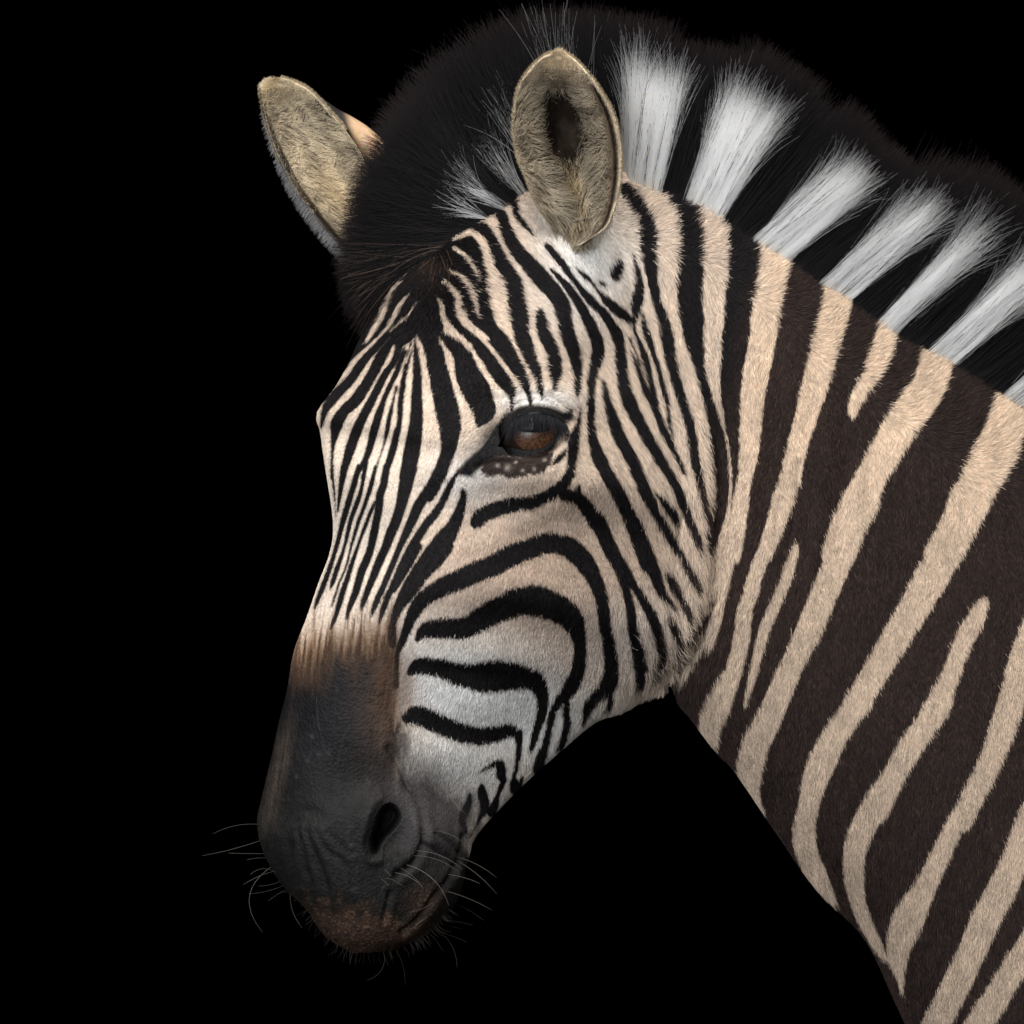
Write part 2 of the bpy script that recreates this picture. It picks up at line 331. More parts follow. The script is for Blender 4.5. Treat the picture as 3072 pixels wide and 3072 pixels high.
NOSTRIL = crom([(1130, 2446), (1150, 2415), (1177, 2409), (1200, 2430), (1205, 2460), (1184, 2492), (1160, 2516), (1144, 2540), (1132, 2562), (1114, 2562), (1107, 2525), (1118, 2484)], 60, closed=True)
def coat(px, py):
    """returns light colour, dark colour, stripe value (px, <0 dark)"""
    n = px.shape[0]
    s = stripe_at(px, py).astype(float)
    fine = np.clip(1.25 * blob(px, py, 1060, 1560, 260, 520, 12) + 1.6 * blob(px, py, 1460, 2410, 130, 120, 0), 0, 1)
    s = s + (vnoise(px / 9.0, py / 9.0, 3) * 1.4 + vnoise(px / 30.0, py / 30.0, 4) * 1.2) * (1 - 0.7 * fine) - (1.1 * (1 - smooth(2060, 2200, px)) + 0.6) * (1 - 1.1 * fine) + 2.6 * smooth(2160, 2300, px)
    L = np.repeat(CREAMC[None], n, 0)
    def mix(A, c, w): return A * (1 - w[:, None]) + np.broadcast_to(np.asarray(c), A.shape) * w[:, None]
    neck = smooth(2080, 2260, px + 0.25 * (py - 1300))
    L = mix(L, TAN, neck * (1 - smooth(1100, 2100, py - 0.5 * (px - 2300))) * 0.8)
    # white: eyelid, lower cheek, ear base, corner of the mouth
    w = blob(px, py, 1610, 1200, 130, 35, 0) * 0.9
    w = np.maximum(w, np.clip(blob(px, py, 1470, 2110, 360, 170, 20) * 1.3, 0, 1.0))
    w = np.maximum(w, blob(px, py, 1380, 2290, 260, 170, 20) * 0.9)
    w = np.maximum(w, blob(px, py, 1760, 780, 150, 190, 0) * 0.95)
    w = np.maximum(w, blob(px, py, 1400, 1440, 120, 80, 0) * 0.7)
    w = np.maximum(w, blob(px, py, 1850, 1950, 190, 130, -30) * 0.35)
    L = mix(L, PINK, np.clip(blob(px, py, 1640, 1720, 420, 230, 0) * 0.85, 0, 0.8))
    L = mix(L, srgb(193, 173, 152), neck * smooth(1300, 1900, py) * 0.8)
    L = mix(L, WHITE, np.clip(w, 0, 1))
    # speckle
    L = L * (1 + 0.06 * vnoise(px / 14.0, py / 14.0, 8) + 0.05 * vnoise(px / 60.0, py / 60.0, 9))[:, None]
    D = mix(np.repeat(DARKF[None], n, 0), DARKN, neck)
    # brown saddle above the muzzle
    streak = vnoise(px / 6.0 + py / 40.0, py / 150.0, 5) * 0.6 + vnoise(px / 2.6 + py / 40.0, py / 60.0, 18) * 0.4
    prof = py - 1890 + 0.12 * (px - 1000)
    nose = (1 - smooth(1170, 1215, px + 0.02 * (py - 2000)))
    br = smooth(-90, 60, prof + streak * 50) * nose
    L = mix(L, srgb(176, 142, 110), np.clip(br, 0, 1))
    L = mix(L, srgb(84, 62, 48), np.clip(smooth(-70, 120, prof + streak * 170) * nose, 0, 1))
    D = mix(D, srgb(62, 47, 40), np.clip(br * 0.7, 0, 1))
    L = mix(L, srgb(150, 122, 100), np.clip(blob(px, py, 1212, 2080, 34, 150, 0) * 0.7 + 0.2 * streak, 0, 0.8) * (px > 1150) * smooth(1900, 2000, py) * (1 - smooth(1260, 1300, px)))
    L = mix(L, srgb(234, 221, 206), np.clip(blob(px, py, 1050, 1560, 170, 330, 8) * 0.8, 0, 1) * (1 - br))
    # grey lips and nose
    md = poly_sdf(px, py, MUZ_POLY) + vnoise(px / 18.0, py / 70.0, 6) * 26 + streak * 46 * (py < 2200) + vnoise(px / 7.0, py / 24.0, 7) * 10
    soft = 42 + 50 * (1 - smooth(2050, 2200, py))
    m = 1 - smooth(-soft, soft, md)
    mu = np.repeat(MUZ[None], n, 0)
    mu = mix(mu, srgb(60, 51, 46), np.clip(blob(px, py, 1110, 2130, 70, 160, 0), 0, 1))
    mu = mix(mu, srgb(104, 82, 66), np.clip(blob(px, py, 1155, 2070, 34, 170, 0) * (0.75 + 0.5 * streak), 0, 1))
    mu = mix(mu, srgb(25, 24, 27), np.clip(blob(px, py, 950, 2190, 120, 170, 0) * 0.95, 0, 1))
    mu = mix(mu, srgb(92, 80, 70), np.clip(blob(px, py, 830, 2330, 26, 150, 12) * (0.55 + 0.6 * streak), 0, 1))
    mu = mu * (1 + 0.22 * vnoise(px / 12.0, py / 12.0, 61) + 0.16 * vnoise(px / 34.0, py / 34.0, 62))[:, None]
    nd = poly_sdf(px, py, NOSTRIL)
    mu = mix(mu, srgb(9, 7, 7), 1 - smooth(-12, 3, nd))
    for cx, cy in ((1122, 1980), (1100, 2022), (1142, 2082), (1109, 2102), (1192, 2107), (1210, 2192), (1113, 2190), (1178, 2200), (1076, 2042), (1193, 2560), (1165, 2582), (1215, 2548)):
        mu = mix(mu, srgb(14, 12, 12), 0.85 * np.exp(-((px - cx) ** 2 + (py - cy) ** 2) / 34.0))
    for cx, cy in ((937, 2210), (957, 2262), (922, 2280), (1012, 2066), (1105, 2345), (1052, 2535), (890, 2330), (985, 2262)):
        mu = mix(mu, srgb(78, 76, 75), 0.5 * np.exp(-((px - cx) ** 2 + (py - cy) ** 2) / 30.0))
    # dried soil on the lips
    so = smooth(2690, 2760, py + vnoise(px / 20.0, py / 20.0, 11) * 34 + 0.18 * (1100 - px)) * np.exp(-((px - 1110) / 240.0) ** 4)
    so = np.maximum(so, blob(px, py, 1270, 2710, 50, 60, 40) * 0.9)
    sp = (vnoise(px / 5.0, py / 5.0, 13) > 0.45) * 1.0
    mu = mix(mu, SOIL, np.clip(so * (0.65 + 0.3 * vnoise(px / 9.0, py / 9.0, 12)), 0, 1))
    mu = mix(mu, srgb(150, 124, 102), np.clip(so * sp * 0.22, 0, 1))
    L = mix(L, mu, m); D = mix(D, mu, m)
    # grey hair round the corner of the mouth
    g = np.clip(blob(px, py, 1265, 2410, 95, 150, -25) * 1.1 + blob(px, py, 1380, 2440, 70, 70, 0) * 0.6 + 0.1 * vnoise(px / 8.0, py / 8.0, 17), 0, 0.95)
    L = mix(L, srgb(70, 66, 66), g); D = mix(D, srgb(46, 44, 44), g)
    # dark skin round the eye
    e = 1 - smooth(0, 18, poly_sdf(px, py, EYE_POLY))
    e = np.maximum(e, 0.92 * blob(px, py, 1475, 1305, 40, 84, 40))
    e = np.maximum(e, 0.75 * blob(px, py, 1700, 1245, 26, 16, -10))
    L = mix(L, srgb(22, 20, 20), np.clip(e, 0, 1)); D = mix(D, srgb(20, 18, 18), np.clip(e, 0, 1))
    l2 = 1 - smooth(-5, 6, poly_sdf(px, py, LID_POLY) + 5 * vnoise(px / 8.0, py / 8.0, 15))
    for cx, cy, r in ((1523, 1405, 9), (1568, 1412, 6), (1602, 1407, 6), (1493, 1397, 6), (1547, 1387, 5), (1634, 1380, 6)):
        l2 = l2 * (1 - np.exp(-((px - cx) ** 2 + (py - cy) ** 2) / r ** 2) * 0.38)
    L = mix(L, srgb(52, 42, 38), np.clip(l2, 0, 1))
    return np.clip(L, 0.002, 0.9), np.clip(D, 0.002, 0.9), s, m

# ------------------------------------------------------------------ the body: sections along the head and the neck, joined into one skin
PHI = math.radians(40)
HEAD = [  # left end, right end of each section across the head, section form (u, v) top to bottom
    ((1400, 600), (1880, 640), 'poll'), ((1290, 700), (1930, 800), 'poll'), ((1180, 830), (1990, 980), 'poll2'),
    ((1112, 960), (2060, 1150), 'brow'), ((1028, 1130), (2110, 1340), 'orbit'), ((957, 1235), (2138, 1455), 'orbit'), ((964, 1300), (2140, 1540), 'orbit'),
    ((985, 1420), (2132, 1660), 'cheek'), ((1007, 1570), (2115, 1800), 'cheek'), ((998, 1655), (2085, 1905), 'cheek'), ((967, 1740), (2020, 1995), 'cheek2'),
    ((930, 1847), (1890, 2110), 'nose'), ((893, 1947), (1785, 2160), 'nose'), ((870, 2060), (1685, 2245), 'nose'), ((846, 2153), (1593, 2327), 'nose2'),
    ((820, 2273), (1500, 2422), 'nose2'), ((789, 2400), (1422, 2510), 'muz'), ((779, 2460), (1402, 2575), 'muz'), ((795, 2540), (1393, 2630), 'muz2'),
    ((850, 2640), (1372, 2695), 'muz2'), ((925, 2715), (1335, 2745), 'muz2'), ((985, 2797), (1270, 2800), 'muz2'), ((1060, 2845), (1180, 2838), 'muz2')]
FORM = {
    'poll': [(0, .5), (.22, .43), (.34, .2), (.34, -.1), (.24, -.4), (0, -.5)],
    'poll2': [(0, .5), (.23, .44), (.36, .22), (.35, -.08), (.25, -.42), (0, -.5)],
    'brow': [(0, .5), (.24, .46), (.39, .25), (.35, -.05), (.25, -.43), (0, -.47)],
    'orbit': [(0, .5), (.235, .465), (.41, .29), (.36, -.04), (.25, -.43), (0, -.45)],
    'cheek': [(0, .5), (.165, .455), (.31, .25), (.31, -.02), (.235, -.42), (0, -.44)],
    'cheek2': [(0, .5), (.15, .45), (.255, .24), (.265, -.03), (.21, -.41), (0, -.45)],
    'nose': [(0, .5), (.145, .44), (.23, .22), (.235, -.05), (.185, -.4), (0, -.47)],
    'nose2': [(0, .5), (.17, .43), (.265, .2), (.27, -.06), (.20, -.4), (0, -.48)],
    'muz': [(0, .5), (.25, .43), (.37, .2), (.37, -.1), (.25, -.41), (0, -.5)],
    'muz2': [(0, .5), (.28, .41), (.41, .16), (.41, -.14), (.28, -.42), (0, -.5)]}

def closed_half(h, n=72):
    h = np.asarray(h, float)
    full = np.vstack([h, (h[1:-1] * [-1, 1])[::-1]])
    return crom(full, n, closed=True)

def axis_depth(y):
    return 0.178 * (y - 1000) - 20

def loft(rings):
    V = np.concatenate(rings); n = len(rings[0]); Q = []
    for k in range(len(rings) - 1):
        a = np.arange(n) + k * n; b = np.roll(np.arange(n), -1) + k * n
        Q.append(np.stack([a, b, b + n, a + n], 1))
    T = []
    for ring, k, flip in ((rings[0], 0, 1), (rings[-1], len(rings) - 1, 0)):
        V = np.vstack([V, ring.mean(0)]); c = len(V) - 1
        a = np.arange(n) + k * n; b = np.roll(np.arange(n), -1) + k * n
        T.append(np.stack([np.full(n, c), b, a] if flip else [np.full(n, c), a, b], 1))
    return V, np.concatenate(Q), np.concatenate(T)

def head_rings():
    L = crom([h[0] for h in HEAD], 90); R = crom([h[1] for h in HEAD], 90)
    F = np.array([closed_half(FORM[h[2]]) for h in HEAD])
    F = crom(F.reshape(len(F), -1), 90).reshape(90, -1, 2)
    rings = []
    for l, r, f in zip(L, R, F):
        e = -f[:, 1] * math.cos(PHI) + f[:, 0] * math.sin(PHI)
        d = f[:, 1] * math.sin(PHI) + f[:, 0] * math.cos(PHI)
        k = np.linalg.norm(r - l) / (e.max() - e.min())
        t = (e - e.min()) / (e.max() - e.min())
        p = l[None] + (r - l)[None] * t[:, None]
        mid = ((l + r) / 2)[1]
        rings.append(np.column_stack([p, axis_depth(mid) + d * k]))
    return rings

NECK = [  # crest, throat, half thickness, depth of the middle
    ((1560, 590), (1650, 1500), 220, -60), ((1760, 520), (1820, 1850), 225, -75), ((1930, 530), (1990, 2000), 235, -85), ((2130, 602), (2050, 2100), 255, -95), ((2300, 705), (2135, 2225), 285, -100),
    ((2440, 800), (2216, 2321), 330, -100), ((2580, 885), (2335, 2495), 350, -105), ((2706, 975), (2460, 2672), 370, -105), ((2886, 1072), (2605, 2820), 395, -105),
    ((3072, 1190), (2726, 3072), 420, -105), ((3400, 1400), (2930, 3480), 460, -105), ((3900, 1750), (3400, 4000), 520, -105)]
NFORM = [(0, .5), (.17, .475), (.42, .34), (.72, .12), (.98, -.16), (.84, -.38), (.42, -.485), (0, -.5)]

def neck_rings():
    T = crom([n[0] for n in NECK], 60); B = crom([n[1] for n in NECK], 60); W = crom([(n[2], n[3]) for n in NECK], 60)
    f = closed_half(NFORM)
    return [np.column_stack([t[None] + (b - t)[None] * (0.5 - f[:, 1])[:, None], w[1] + f[:, 0] * w[0]]) for t, b, w in zip(T, B, W)]

VOX = 7.0
GX0, GY0, GD0 = 680.0, 460.0, -640.0
GN = (400, 440, 190)
def level_set(rings):
    V, Q, T = loft(rings)
    V = (V - [GX0, GY0, GD0]) / VOX
    g = openvdb.FloatGrid.createLevelSetFromPolygons(V.astype(np.float32), triangles=T.astype(np.uint32), quads=Q.astype(np.uint32),
                                                     transform=openvdb.createLinearTransform(1.0), halfWidth=12.0)
    a = np.full(GN, 12.0, np.float32)
    g.copyToArray(a)
    return a
H_ = level_set(head_rings()); N_ = level_set(neck_rings())
def smin(a, b, k):
    h = np.clip(0.5 + 0.5 * (b - a) / k, 0, 1)
    return b * (1 - h) + a * h - k * h * (1 - h)
SDF = smin(H_, N_, 1.6)
del H_, N_
g = openvdb.FloatGrid(12.0)
g.copyFromArray(SDF)
pts, quads = g.convertToQuads(0.0)
VP = pts.astype(float) * VOX + [GX0, GY0, GD0]
# front depth of the skin, used to seat ears, eye and mane
def front_map(A):
    neg = A < 0
    any_ = neg.any(2)
    k = GN[2] - 1 - np.argmax(neg[:, :, ::-1], axis=2)
    kk = np.minimum(k + 1, GN[2] - 1)
    I, J = np.indices(k.shape)
    a = A[I, J, k]; b = A[I, J, kk]
    f = np.where(b > a, -a / np.maximum(b - a, 1e-6), 0)
    return np.where(any_, GD0 + (k + f) * VOX, -150.0)
FRONT = front_map(SDF).T.copy()
del SDF
def depth_at(x, y):
    return bil(FRONT, (np.asarray(x, float) - GX0) / VOX, (np.asarray(y, float) - GY0) / VOX)

me = bpy.data.meshes.new('body')
me.vertices.add(len(VP)); me.vertices.foreach_set('co', VP.ravel())
qf = quads[:, ::-1].astype(np.int32)
me.loops.add(qf.size); me.loops.foreach_set('vertex_index', qf.ravel())
me.polygons.add(len(qf)); me.polygons.foreach_set('loop_start', np.arange(0, qf.size, 4, dtype=np.int32))
me.update(calc_edges=True); me.validate()

# finer skin round the eye, nostril and mouth
bm = bmesh.new(); bm.from_mesh(me)
def in_fine(x, y):
    return (1340 < x < 1760 and 1150 < y < 1480) or (1060 < x < 1300 and 2340 < y < 2620) or (840 < x < 1420 and 2440 < y < 2870)
ed = set()
for f in bm.faces:
    c = f.calc_center_median()
    if c.z > -60 and in_fine(c.x, c.y):
        ed.update(f.edges)
bmesh.ops.subdivide_edges(bm, edges=list(ed), cuts=1, use_grid_fill=True)
ed = set()
for f in bm.faces:
    c = f.calc_center_median()
    if c.z > 0 and ((1440 < c.x < 1730 and 1190 < c.y < 1430) or (1090 < c.x < 1260 and 2380 < c.y < 2590)):
        ed.update(f.edges)
bmesh.ops.subdivide_edges(bm, edges=list(ed), cuts=1, use_grid_fill=True)
bmesh.ops.triangulate(bm, faces=[f for f in bm.faces if len(f.verts) > 4])
bmesh.ops.recalc_face_normals(bm, faces=bm.faces[:])
bm.to_mesh(me); bm.free()
V = np.empty(len(me.vertices) * 3); me.vertices.foreach_get('co', V); V = V.reshape(-1, 3)
NRM = np.empty(len(me.vertices) * 3); me.vertices.foreach_get('normal', NRM); NRM = NRM.reshape(-1, 3)
if NRM[np.argmax(V[:, 2]), 2] < 0: NRM = -NRM

# forms under the skin (bone, muscle, lips) as raised and sunk patches
px, py = project(V)
near = smooth(-0.15, 0.25, NRM[:, 2])
off = np.zeros(len(V))
BUMPS = [  # x, y, sx, sy, rot, height
    (1600, 1190, 150, 45, 4, 34), (1480, 1235, 60, 60, 0, 20), (1690, 1300, 40, 90, 0, 16), (1540, 1430, 130, 36, -6, 13),
    (1780, 1090, 90, 80, 40, -22), (1740, 780, 120, 150, -10, 46), (1850, 900, 60, 90, 20, 12),
    (1440, 1560, 190, 40, -70, -10), (1560, 1560, 240, 44, -28, 16), (1880, 1650, 190, 260, 0, 26), (2010, 1880, 90, 140, 30, 12),
    (1480, 1850, 130, 60, -10, -16), (1560, 1960, 130, 50, 10, 18), (1440, 2110, 120, 60, 0, 16), (1400, 2020, 140, 28, 8, -12), (1360, 2230, 90, 60, 20, 10),
    (1080, 1500, 50, 260, 14, 8), (1205, 1720, 36, 220, 20, -12), (1190, 2060, 40, 150, 0, -16), (1110, 2150, 60, 160, 5, 10),
    (1130, 2410, 110, 60, -20, 16), (1090, 2440, 40, 100, 15, 16), (1235, 2470, 40, 90, 0, 18), (1190, 2570, 60, 36, 0, 16), (960, 2480, 110, 90, 0, 12),
    (1330, 2560, 60, 90, 0, 14), (1080, 2760, 150, 60, 0, 8), (1020, 1250, 40, 90, 0, -14), (1180, 1180, 80, 200, 10, 8), (1300, 930, 120, 120, 0, 14),
    (2250, 1500, 50, 420, 8, -14), (2310, 1500, 34, 360, 6, 11), (2400, 1560, 30, 380, 6, -13), (2455, 1500, 30, 330, 6, 12), (2520, 1480, 24, 300, 4, -12), (2570, 1450, 26, 280, 4, 9), (2700, 1900, 110, 500, 25, -14), (2330, 1300, 40, 300, 8, 8), (2900, 2300, 160, 500, 25, 16), (2560, 2250, 120, 300, 28, 12)]
for cx, cy, sx, sy, rot, h in BUMPS:
    off += h * blob(px, py, cx, cy, sx, sy, rot)
GROOVES = [  # width, depth, line
    (9, 12, [(1385, 2512), (1378, 2550), (1340, 2640), (1307, 2682), (1273, 2735), (1233, 2775), (1205, 2795)]),
    (11, 13, [(1167, 2247), (1193, 2290), (1220, 2357), (1243, 2407), (1262, 2470), (1262, 2520), (1235, 2590), (1190, 2625)]),
    (9, 5, [(900, 2497), (913, 2547), (917, 2600), (927, 2640), (925, 2690)]), (10, 7, [(927, 2500), (940, 2540), (957, 2593), (973, 2640), (987, 2700)]),
    (9, 4, [(953, 2500), (980, 2547), (1023, 2580), (1050, 2613), (1060, 2660)]), (9, 3, [(985, 2500), (1020, 2535), (1055, 2560)]),
    (14, 4, [(845, 2480), (870, 2450), (910, 2432), (960, 2440)]), (16, 4, [(870, 2560), (868, 2500), (890, 2470)]),
    (7, 8, [(1260, 2530), (1295, 2545), (1335, 2580), (1360, 2620)]), (7, 6, [(1300, 2500), (1340, 2525), (1368, 2560)]),
    (8, 8, [(1170, 2680), (1160, 2720), (1150, 2760)]),
    (6, 7, [(1490, 1212), (1560, 1200), (1640, 1205), (1700, 1240)]), (6, 6, [(1420, 1215), (1450, 1195), (1475, 1190)]),
    (8, 8, [(1430, 1400), (1480, 1385), (1560, 1382), (1640, 1365), (1690, 1320)]),
    (7, 7, [(2184, 1600), (2175, 1690), (2160, 1770), (2140, 1810)]), (8, 5, [(2233, 1450), (2226, 1570), (2205, 1660)]), (8, 5, [(2330, 1500), (2320, 1650)]), (9, 6, [(2262, 1050), (2285, 1200), (2280, 1330)]),
    (8, 5, [(2395, 1380), (2385, 1520), (2360, 1640)]), (9, 5, [(2535, 1380), (2530, 1500), (2510, 1620)])]
for w, dep, ln in GROOVES:
    c = crom(ln, 24)
    dd = line_dist(px, py, c)
    off += -dep * np.exp(-(dd / w) ** 2) + dep * 0.35 * np.exp(-((dd - 2.2 * w) / (1.4 * w)) ** 2)
JAW = crom([(2095, 1180), (2130, 1320), (2142, 1430), (2138, 1560), (2130, 1700), (2113, 1837), (2073, 1937), (2015, 2006), (1990, 2030)], 60)
jd = line_dist(px, py, JAW)
jx = np.interp(py, JAW[:, 1], JAW[:, 0])
jf = smooth(1150, 1400, py)
off += jf * np.where(px > jx, -46 * np.exp(-(jd / 60.0) ** 2) - 10 * np.exp(-(jd / 14.0) ** 2), 12 * np.exp(-((jd - 30) / 40.0) ** 2) - 40 * np.exp(-(jd / 9.0) ** 2))
V += NRM * (off * near)[:, None]

# eyelids laid over the eyeball
EYE_R = 98.0
EYE_XY = (1594, 1294)
eye_d = float(depth_at(*EYE_XY)) + 22 - EYE_R
EYE_C = unproject(EYE_XY[0], EYE_XY[1], eye_d)
APERT = crom([(1496, 1336), (1516, 1304), (1534, 1276), (1562, 1256), (1600, 1247), (1640, 1251), (1670, 1266), (1678, 1284), (1664, 1312), (1640, 1336), (1608, 1348), (1570, 1349), (1532, 1343), (1508, 1342)], 80, closed=True)
px, py = project(V)
m = (NRM[:, 2] > 0) & (np.hypot(px - 1590, py - 1295) < 240)
vx, vy = px[m], py[m]
sa = poly_sdf(vx, vy, APERT)
rr = np.hypot(V[m, 0] - EYE_C[0], V[m, 1] - EYE_C[1])
ball = EYE_C[2] + np.sqrt(np.maximum(EYE_R ** 2 - rr ** 2, 0))
d = V[m, 2]
lid = ball + 3 + 10 * smooth(0, 12, sa)
wl = 1 - smooth(6, 60, sa)
dn = np.where((rr < EYE_R * 0.985), d * (1 - wl) + np.maximum(lid, d * 0.3 + lid * 0.7) * wl, d)
dn = np.where(rr < EYE_R * 0.985, np.maximum(dn, np.where(sa > 0, ball + 3, -1e9)), dn)
dn = np.where(sa < 0, ball - 2 - 34 * smooth(0, 10, -sa), dn)
V[m, 2] = dn
# nostril
NOS = NOSTRIL
m = (NRM[:, 2] > 0) & (np.hypot(px - 1157, py - 2480) < 200)
sn = poly_sdf(px[m], py[m], NOS)
V[m, 2] += -30 * blob(px[m], py[m], 1188, 2508, 46, 62, 35) + 10 * np.exp(-((sn - 20) / 14) ** 2) * (px[m] < 1150) - 170 * smooth(-2, 26, -sn)
me.vertices.foreach_set('co', to_world(V).ravel())
me.flip_normals()
me.update()
if me.polygons[int(len(me.polygons) / 2)] and True:
    nn = np.empty(len(me.vertices) * 3); me.vertices.foreach_get('normal', nn); nn = nn.reshape(-1, 3)
    if nn[np.argmin(to_world(V)[:, 1]), 1] > 0:
        me.flip_normals(); me.update()
me.polygons.foreach_set('use_smooth', np.ones(len(me.polygons), bool))
px, py = project(V)
CL, CD, ST, MZ = coat(px, py)
def add_attr(me, name, typ, arr, dom='POINT'):
    a = me.attributes.new(name, typ, dom)
    if typ == 'FLOAT_COLOR':
        a.data.foreach_set('color', np.column_stack([arr, np.ones(len(arr))]).astype(np.float32).ravel())
    else:
        a.data.foreach_set('value', arr.astype(np.float32))
add_attr(me, 'light', 'FLOAT_COLOR', CL)
add_attr(me, 'dark', 'FLOAT_COLOR', CD)
add_attr(me, 'stripe', 'FLOAT', ST)
add_attr(me, 'skin', 'FLOAT', MZ)

# ------------------------------------------------------------------ materials
def new_mat(name):
    m = bpy.data.materials.new(name); m.use_nodes = True
    nt = m.node_tree; b = nt.nodes['Principled BSDF']
    return m, nt, b
def lk(nt, a, b): nt.links.new(a, b)

m_body, nt, b = new_mat('striped_hide')
aL = nt.nodes.new('ShaderNodeAttribute'); aL.attribute_name = 'light'
aD = nt.nodes.new('ShaderNodeAttribute'); aD.attribute_name = 'dark'
aS = nt.nodes.new('ShaderNodeAttribute'); aS.attribute_name = 'stripe'
aK = nt.nodes.new('ShaderNodeAttribute'); aK.attribute_name = 'skin'
mr = nt.nodes.new('ShaderNodeMapRange'); mr.inputs[1].default_value = -3; mr.inputs[2].default_value = 3
mx = nt.nodes.new('ShaderNodeMix'); mx.data_type = 'RGBA'
lk(nt, aS.outputs['Fac'], mr.inputs[0]); lk(nt, mr.outputs[0], mx.inputs[0])
lk(nt, aD.outputs['Color'], mx.inputs[6]); lk(nt, aL.outputs['Color'], mx.inputs[7])
tc = nt.nodes.new('ShaderNodeTexCoord')
nz = nt.nodes.new('ShaderNodeTexNoise'); nz.inputs['Scale'].default_value = 650; nz.inputs['Detail'].default_value = 5
lk(nt, tc.outputs['Object'], nz.inputs['Vector'])
nz2 = nt.nodes.new('ShaderNodeTexNoise'); nz2.inputs['Scale'].default_value = 90; nz2.inputs['Detail'].default_value = 6
lk(nt, tc.outputs['Object'], nz2.inputs['Vector'])
ad = nt.nodes.new('ShaderNodeMath'); ad.operation = 'ADD'
lk(nt, nz.outputs['Fac'], ad.inputs[0]); lk(nt, nz2.outputs['Fac'], ad.inputs[1])
vr = nt.nodes.new('ShaderNodeMapRange'); vr.inputs[1].default_value = 0.6; vr.inputs[2].default_value = 1.4; vr.inputs[3].default_value = 0.72; vr.inputs[4].default_value = 1.2
lk(nt, ad.outputs[0], vr.inputs[0])
mul = nt.nodes.new('ShaderNodeMix'); mul.data_type = 'RGBA'; mul.blend_type = 'MULTIPLY'; mul.inputs[0].default_value = 1.0
lk(nt, mx.outputs[2], mul.inputs[6]); lk(nt, vr.outputs[0], mul.inputs[7])
lk(nt, mul.outputs[2], b.inputs['Base Color'])
b.inputs['Roughness'].default_value = 0.62
b.inputs['Specular IOR Level'].default_value = 0.14
vo = nt.nodes.new('ShaderNodeTexVoronoi'); vo.inputs['Scale'].default_value = 420; lk(nt, tc.outputs['Object'], vo.inputs['Vector'])
vm = nt.nodes.new('ShaderNodeMath'); vm.operation = 'MULTIPLY_ADD'; lk(nt, vo.outputs['Distance'], vm.inputs[0]); vm.inputs[1].default_value = 0.9
lk(nt, ad.outputs[0], vm.inputs[2])
bp = nt.nodes.new('ShaderNodeBump'); bp.inputs['Strength'].default_value = 0.6; bp.inputs['Distance'].default_value = 0.0010
lk(nt, vm.outputs[0], bp.inputs['Height']); lk(nt, bp.outputs[0], b.inputs['Normal'])

def hair_mat(name, rough=0.5, spec=0.4):
    m, nt, b = new_mat(name)
    a = nt.nodes.new('ShaderNodeAttribute'); a.attribute_name = 'tint'
    lk(nt, a.outputs['Color'], b.inputs['Base Color'])
    b.inputs['Roughness'].default_value = rough
    b.inputs['Specular IOR Level'].default_value = spec
    return m
m_fur = hair_mat('short_coat_hair', 0.6, 0.15)
m_mane = bpy.data.materials.new('mane_hair'); m_mane.use_nodes = True
nt = m_mane.node_tree; nt.nodes.remove(nt.nodes['Principled BSDF'])
hb = nt.nodes.new('ShaderNodeBsdfHairPrincipled'); hb.model = 'CHIANG'; hb.parametrization = 'COLOR'
ha = nt.nodes.new('ShaderNodeAttribute'); ha.attribute_name = 'tint'
lk(nt, ha.outputs['Color'], hb.inputs['Color']); hb.inputs['Roughness'].default_value = 0.4; hb.inputs['Radial Roughness'].default_value = 0.6
hd = nt.nodes.new('ShaderNodeBsdfPrincipled'); hd.inputs['Roughness'].default_value = 0.55; hd.inputs['Specular IOR Level'].default_value = 0.12
lk(nt, ha.outputs['Color'], hd.inputs['Base Color'])
hr = nt.nodes.new('ShaderNodeMapRange'); hr.inputs[1].default_value = 0.05; hr.inputs[2].default_value = 0.45
lk(nt, ha.outputs['Fac'], hr.inputs[0])
hm = nt.nodes.new('ShaderNodeMixShader'); lk(nt, hr.outputs[0], hm.inputs[0]); lk(nt, hd.outputs[0], hm.inputs[1]); lk(nt, hb.outputs[0], hm.inputs[2])
lk(nt, hm.outputs[0], nt.nodes['Material Output'].inputs['Surface'])

def plain(name, col, rough, spec=0.5, coat_=0.0):
    m, nt, b = new_mat(name)
    n = nt.nodes.new('ShaderNodeTexNoise'); n.inputs['Scale'].default_value = 600
    t = nt.nodes.new('ShaderNodeTexCoord'); lk(nt, t.outputs['Object'], n.inputs['Vector'])
    r = nt.nodes.new('ShaderNodeMix'); r.data_type = 'RGBA'
    r.inputs[6].default_value = (*[c * 0.8 for c in col], 1); r.inputs[7].default_value = (*[min(1, c * 1.2) for c in col], 1)
    lk(nt, n.outputs['Fac'], r.inputs[0]); lk(nt, r.outputs[2], b.inputs['Base Color'])
    b.inputs['Roughness'].default_value = rough
    b.inputs['Specular IOR Level'].default_value = spec
    b.inputs['Coat Weight'].default_value = coat_
    b.inputs['Coat Roughness'].default_value = 0.03
    return m

# ------------------------------------------------------------------ the animal and its parts
zebra = bpy.data.objects.new('zebra', None)
zebra['label'] = 'zebra with brown-black stripes, upright striped mane and dark grey muzzle, head turned towards the viewer'
zebra['category'] = 'zebra'
COL.objects.link(zebra)
def part(name, data, mat, parent=zebra, label=None, kind=None):
    o = bpy.data.objects.new(name, data)
    COL.objects.link(o); o.parent = parent
    if mat: data.materials.append(mat)
    if label: o['label'] = label
    if kind: o['kind'] = kind
    return o
body = part('body', me, m_body)

